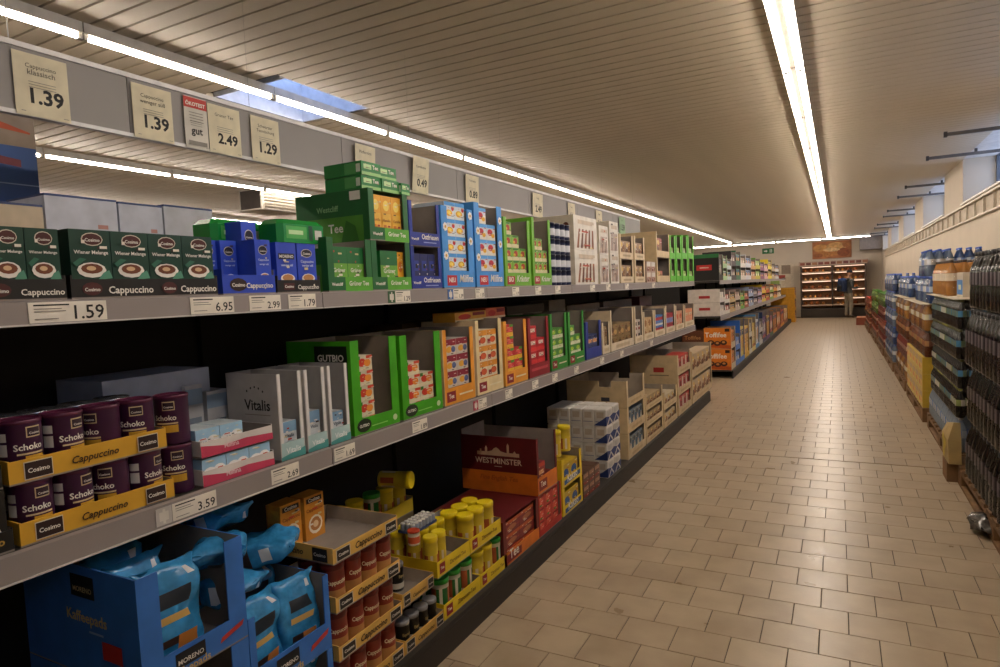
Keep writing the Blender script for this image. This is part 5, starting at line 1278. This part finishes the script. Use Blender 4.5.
def loaf_mesh(w, d, h, m, key):
    if key in PACKS: return PACKS[key]
    b = MB(); rr = []
    for a in range(7):
        t = a / 6; s = math.sin((t * .5 + .02) * PI) if t < .999 else 1
        f = math.sqrt(max(0, 1 - (t) ** 2.2))
        rr.append([(math.copysign(abs(math.cos(2 * PI * q / 12)) ** .7, math.cos(2 * PI * q / 12)) * w / 2 * max(f, .08), math.copysign(abs(math.sin(2 * PI * q / 12)) ** .7, math.sin(2 * PI * q / 12)) * d / 2 * max(f, .08), h * t) for q in range(12)])
    b.rings(rr, m)
    for q in range(3): b.box(-w * .3 + q * w * .25, -w * .26 + q * w * .25, -d * .3, d * .3, h * .72, h * .80, M('#e0c090'))
    PACKS[key] = b.mesh('bread_loaf'); return PACKS[key]
for k, z in enumerate(SHZ):
    x = .16; i = 0
    while x < BW - .18:
        kind = (k + i // 3) % 4
        w = (.15, .11, .20, .13)[kind]
        if not (BW * .48 - .14 < x < BW * .48 + .16):
            me = loaf_mesh(w, .24, (.15, .11, .13, .10)[kind], BR[kind], 'loaf%d' % kind)
            tag(put(me, 'bread_loaf', None, (-1.32 + x + .01, BY + .30, z + .0005)), '%s on bakery shelf %s from the bottom, %s from the left' % (('round brown loaf', 'golden roll', 'long dark loaf', 'pale roll')[kind], ORD[k], ORD[i]), 'bread', 'breads on the bakery shelves')
            i += 1
        x += w + .06
# bread picture above
pc = thing('bread_picture', 'large picture of golden bread above the bakery shelves', 'picture', (-.90, YF - .02, 2.30))
PW, PH = 1.38, .68
b = MB(); b.box(0, PW, -.02, 0, 0, PH, M('#a8683a', .6, 0, .35, 4.0)); b.build('canvas', pc)
b = MB(); b.face((0, -.0205, 0), (1, 0, 0), (0, 0, 1), (0, -1, 0))
for cx, cz, rx, rz_, c in ((.30, .42, .28, .15, '#c8924e'), (.55, .20, .42, .13, '#b8783a'), (.85, .45, .35, .18, '#d0a060'), (1.1, .22, .22, .17, '#8a4a24'), (.68, .34, .30, .07, '#e0bc84'), (1.2, .52, .14, .12, '#a86a38'), (.2, .14, .18, .09, '#9a5a2c')):
    b.e(cx, cz, rx, rz_, M(c, .6, 0, .25, 12.0), 16)
b.build('bread_print', pc)
# bulkhead box at the right of the picture
b = MB(); b.box(.75, 1.5, YF - .5, YF, 2.55, CEIL, M('#8a8078', .7)); struct(b.build('wall_bulkhead'))
# exit sign
p = Vector((0, 0, CAMH)) + (RW @ Vector((768 - CC.x, 251 - CC.y, FPX))) * (26.0 / (RW @ Vector((768 - CC.x, 251 - CC.y, FPX))).y)
b = MB(); b.box(-.20, .20, 0, .04, -.10, .10, M('#1f6a3a')); b.face((-.2, 0, -.10), (1, 0, 0), (0, 0, 1), (0, -1, 0)); b.g([(.06, .08), (.13, .08), (.13, .05), (.19, .1), (.13, .15), (.13, .12), (.06, .12)], M('#d8e0d4')); b.r(.26, .34, .04, .16, M('#d8e0d4')); b.e(.30, .13, .02, .02, M('#1f6a3a'), 8); b.r(.285, .315, .05, .11, M('#1f6a3a'))
b.rod((-.12, .02, .10), (-.12, .02, CEIL - p.z), .006, wl, 6); b.rod((.12, .02, .10), (.12, .02, CEIL - p.z), .006, wl, 6)
tag(b.build('exit_sign', None, p), 'green emergency exit sign hanging before the back wall', 'exit sign')
# notice board left of the bakery
nb_ = thing('notice_board', 'pale notice board with coloured posters left of the bakery', 'notice board', (-2.55, YF - .03, 1.15))
b = MB(); b.box(0, .95, 0, .02, 0, 1.05, M('#c8bca8')); b.build('board', nb_)
for k, (x, z, c) in enumerate(((.08, .62, '#b8a088'), (.50, .62, '#8a7a6a'), (.08, .12, '#8aa050'), (.50, .12, '#c8b8a0'), (.30, .4, '#a8443a'))):
    b = MB(); b.box(x, x + .34, -.006, 0, z, z + .36 if k < 4 else z + .18, M(c)); b.build('poster', nb_)

# ---- shopper with a backpack, looking at the bread
def skinned(name, pts, edges, rads, root, mat, sub=2):
    me = bpy.data.meshes.new(name); me.from_pydata(pts, edges, []); me.update()
    o = bpy.data.objects.new(name, me); col.objects.link(o)
    md = o.modifiers.new('skin', 'SKIN'); md.use_smooth_shade = True
    if not me.skin_vertices: bpy.context.view_layer.objects.active = o; bpy.ops.mesh.customdata_skin_add()
    for i, r in enumerate(rads):
        me.skin_vertices[0].data[i].radius = r if isinstance(r, tuple) else (r, r)
        me.skin_vertices[0].data[i].use_root = i == root
    s = o.modifiers.new('smooth', 'SUBSURF'); s.levels = sub; s.render_levels = sub
    dg = bpy.context.evaluated_depsgraph_get()
    me2 = bpy.data.meshes.new_from_object(o.evaluated_get(dg)); bpy.data.objects.remove(o)
    me2.materials.clear()
    for m in (mat if isinstance(mat, list) else [mat]): me2.materials.append(m)
    for p in me2.polygons: p.use_smooth = True
    return me2
# figure faces +Y (the bread) turned towards +X; head bowed
P = [(0, 0, .95), (0, .0, 1.10), (0, .01, 1.28), (0, .0, 1.42), (0, .02, 1.50), (0, .05, 1.57), (0, .07, 1.66), (0, .05, 1.73),
     (-.095, 0, .90), (-.10, .02, .50), (-.10, -.02, .09), (-.11, .13, .045),
     (.095, 0, .90), (.11, .04, .50), (.12, .0, .09), (.13, .15, .045),
     (-.19, 0, 1.39), (-.24, -.01, 1.12), (-.20, .20, .98), (-.17, .28, .97),
     (.19, 0, 1.39), (.25, .0, 1.12), (.22, .24, 1.12), (.20, .33, 1.15)]
Eg = [(0, 1), (1, 2), (2, 3), (3, 4), (4, 5), (5, 6), (6, 7), (0, 8), (8, 9), (9, 10), (10, 11), (0, 12), (12, 13), (13, 14), (14, 15), (3, 16), (16, 17), (17, 18), (18, 19), (3, 20), (20, 21), (21, 22), (22, 23)]
hb = []
for s_, w in ((19, -1), (23, 1)):          # fingers and thumb
    h = Vector(P[s_])
    for k in range(4):
        a = h + Vector((-.03 + .02 * k, .03, .0)); c = a + Vector((0, .045 + .01 * (k in (1, 2)), -.012)); e = c + Vector((0, .02, -.03))
        i = len(P); P += [tuple(a), tuple(c), tuple(e)]; Eg += [(s_, i), (i, i + 1), (i + 1, i + 2)]
    i = len(P); P += [tuple(h + Vector((-.045 * w, .01, .01))), tuple(h + Vector((-.055 * w, .05, .0)))]; Eg += [(s_, i), (i, i + 1)]
Rd = [(.16, .12), (.15, .11), (.17, .125), (.15, .10), (.055, .055), (.06, .06), (.085, .095), (.06, .07), (.095, .10), (.07, .075), (.05, .055), (.045, .035), (.095, .10), (.07, .075), (.05, .055), (.045, .035), .075, .055, .042, .038, .075, .055, .042, .038]
Rd += [.009] * (len(P) - len(Rd))
skin = M('#b08468', .6); trs = M('#8f8574', .8, 0, .12, 12); jck = M('#4a4a48', .8, 0, .12, 12); sho = M('#4a3a2c', .6)
me = skinned('person', P, Eg, Rd, 0, [trs, jck, skin, sho])
for p_ in me.polygons:
    c = p_.center
    hand = c.y > .25 and .85 < c.z < 1.3
    p_.material_index = 3 if c.z < .10 else 0 if c.z < .93 else 2 if (c.z > 1.50 or hand) else 1
per = put(me, 'person', None, (.33, 27.42, 0), (0, 0, -.95))
tag(per, 'shopper with a dark backpack standing bowed at the bakery shelves', 'person')
b = MB()
rr = []
for a in range(6):
    t = a / 5; f = math.cos(t * PI / 2) ** .6
    rr.append([(.092 * f * math.cos(2 * PI * q / 14), .05 + .105 * f * math.sin(2 * PI * q / 14) + .02, 1.70 + .11 * math.sin(t * PI / 2)) for q in range(14)])
b.rings(rr, M('#1c1c22', .8)); b.box(-.07, .07, .15, .23, 1.70, 1.715, M('#1c1c22', .8)); b.build('cap', per)
b = MB()
for s_ in (-1, 1): b.lathe([(.012, 0), (.02, .015), (.02, .04), (.01, .055)], 8, skin, (s_ * .088, .06, 1.62))
b.rings([[(-.012, .145, 1.63), (.012, .145, 1.63), (.012, .15, 1.67), (-.012, .15, 1.67)], [(-.008, .175, 1.635), (.008, .175, 1.635), (.005, .16, 1.67), (-.005, .16, 1.67)]], skin, sm=False)
b.build('ears_and_nose', per)
b = MB()
for s_ in (-1, 1): b.box(s_ * .035 - .012, s_ * .035 + .012, .148, .156, 1.672, 1.682, M('#1a1512'))
b.box(-.025, .025, .14, .15, 1.598, 1.606, M('#7a4a40')); b.build('eyes_and_mouth', per)
bp = thing('backpack', 'dark blue and black backpack worn by the shopper', 'backpack', (.33, 27.42, 0), -.95)
b = MB(); b.tbox(-.17, .17, -.34, -.13, 1.0, 1.46, M('#1a2a4a', .7), .05); b.build('bag_body', bp)
b = MB(); b.tbox(-.13, .13, -.40, -.34, 1.02, 1.24, M('#15161c', .7), .03); b.build('front_pocket', bp)
for s_ in (-1, 1):
    b = MB(); b.box(s_ * .11 - .025, s_ * .11 + .025, -.14, .135, 1.43, 1.46, M('#15161c', .7)); b.box(s_ * .11 - .025, s_ * .11 + .025, .115, .14, 1.12, 1.45, M('#15161c', .7)); b.build('shoulder_strap', bp)
b = MB(); b.tbox(-.15, .15, -.32, -.14, 1.42, 1.50, M('#2a4a80', .7), .03); b.build('bag_top', bp)

# ================================================================== THE NEXT AISLE, SEEN OVER THE SHELVES
# picture panel at the left edge
x_ = -3.3
pt = thing('hanging_poster', 'hanging poster with an orange streak over blue at the left edge', 'poster', (x_, Yp(-160, x_, 2.1), Zp(20, 203, x_)))
h = Zp(20, 110, x_) - Zp(20, 203, x_) + .12; w = Yp(40, x_, 2.1) - Yp(-160, x_, 2.1)
b = MB(); b.box(-.02, 0, 0, w, h * .47, h, M('#a89684', .6)); b.build('upper_print', pt)
b = MB(); b.box(-.02, 0, 0, w, 0, h * .47, M('#3a5a98', .6, 0, .3, 3.0)); b.face((0, 0, 0), (0, 1, 0), (0, 0, 1), (1, 0, 0)); b.r(0, w, h * .15, h * .16, M('#8fa8d8')); b.g([(w * .6, h * .33), (w * .9, h * .30), (w * .9, h * .36), (w * .6, h * .40)], M('#7a2a3a')); b.build('lower_print', pt)
b = MB(); b.face((0, 0, 0), (0, 1, 0), (0, 0, 1), (1, 0, 0)); b.g([(w * .55, h * .62), (w * .8, h * .60), (w * .97, h * .585), (w * .97, h * .60), (w * .8, h * .655), (w * .55, h * .68)], M('#c8562a')); b.build('orange_streak', pt)
for k in (.1, .9):
    b = MB(); b.rod((-.01, w * k, h), (-.01, w * k, CEIL - pt.location.z), .003, wl, 6); b.build('hanger_wire', pt)
# white louvred ceiling unit
q0 = Vector((0, 0, CAMH)) + (RW @ Vector((272 - CC.x, 201 - CC.y, FPX))) * (-6.6 / (RW @ Vector((272 - CC.x, 201 - CC.y, FPX))).x)
vu = thing('ceiling_fan_heater', 'white louvred air unit hanging over the next aisle', 'air unit', (q0.x, q0.y, q0.z))
b = MB(); b.box(-.4, 0, -.18, .50, -.12, .16, M('#b8b2a8')); b.build('casing', vu)
for k in range(6):
    b = MB(); b.poly([(.005, -.15, -.10 + .042 * k), (.005, .47, -.10 + .042 * k), (.04, .47, -.08 + .042 * k), (.04, -.15, -.08 + .042 * k)], M('#d8d2c6')); b.build('louvre', vu)
b = MB(); b.box(-.38, -.02, -.182, -.18, -.10, .14, M('#3a3430')); b.build('end_grille', vu)
for k in (-.1, .4):
    b = MB(); b.rod((-.2, k, .16), (-.2, k, CEIL - q0.z), .01, wl, 6); b.build('drop_rod', vu)

for lab, l_ in LABELS.items():
    if len(l_) > 1 and len({g for _, g in l_}) > 1 or (len(l_) > 1 and l_[0][1] is None): print('SAME LABEL', lab, len(l_))
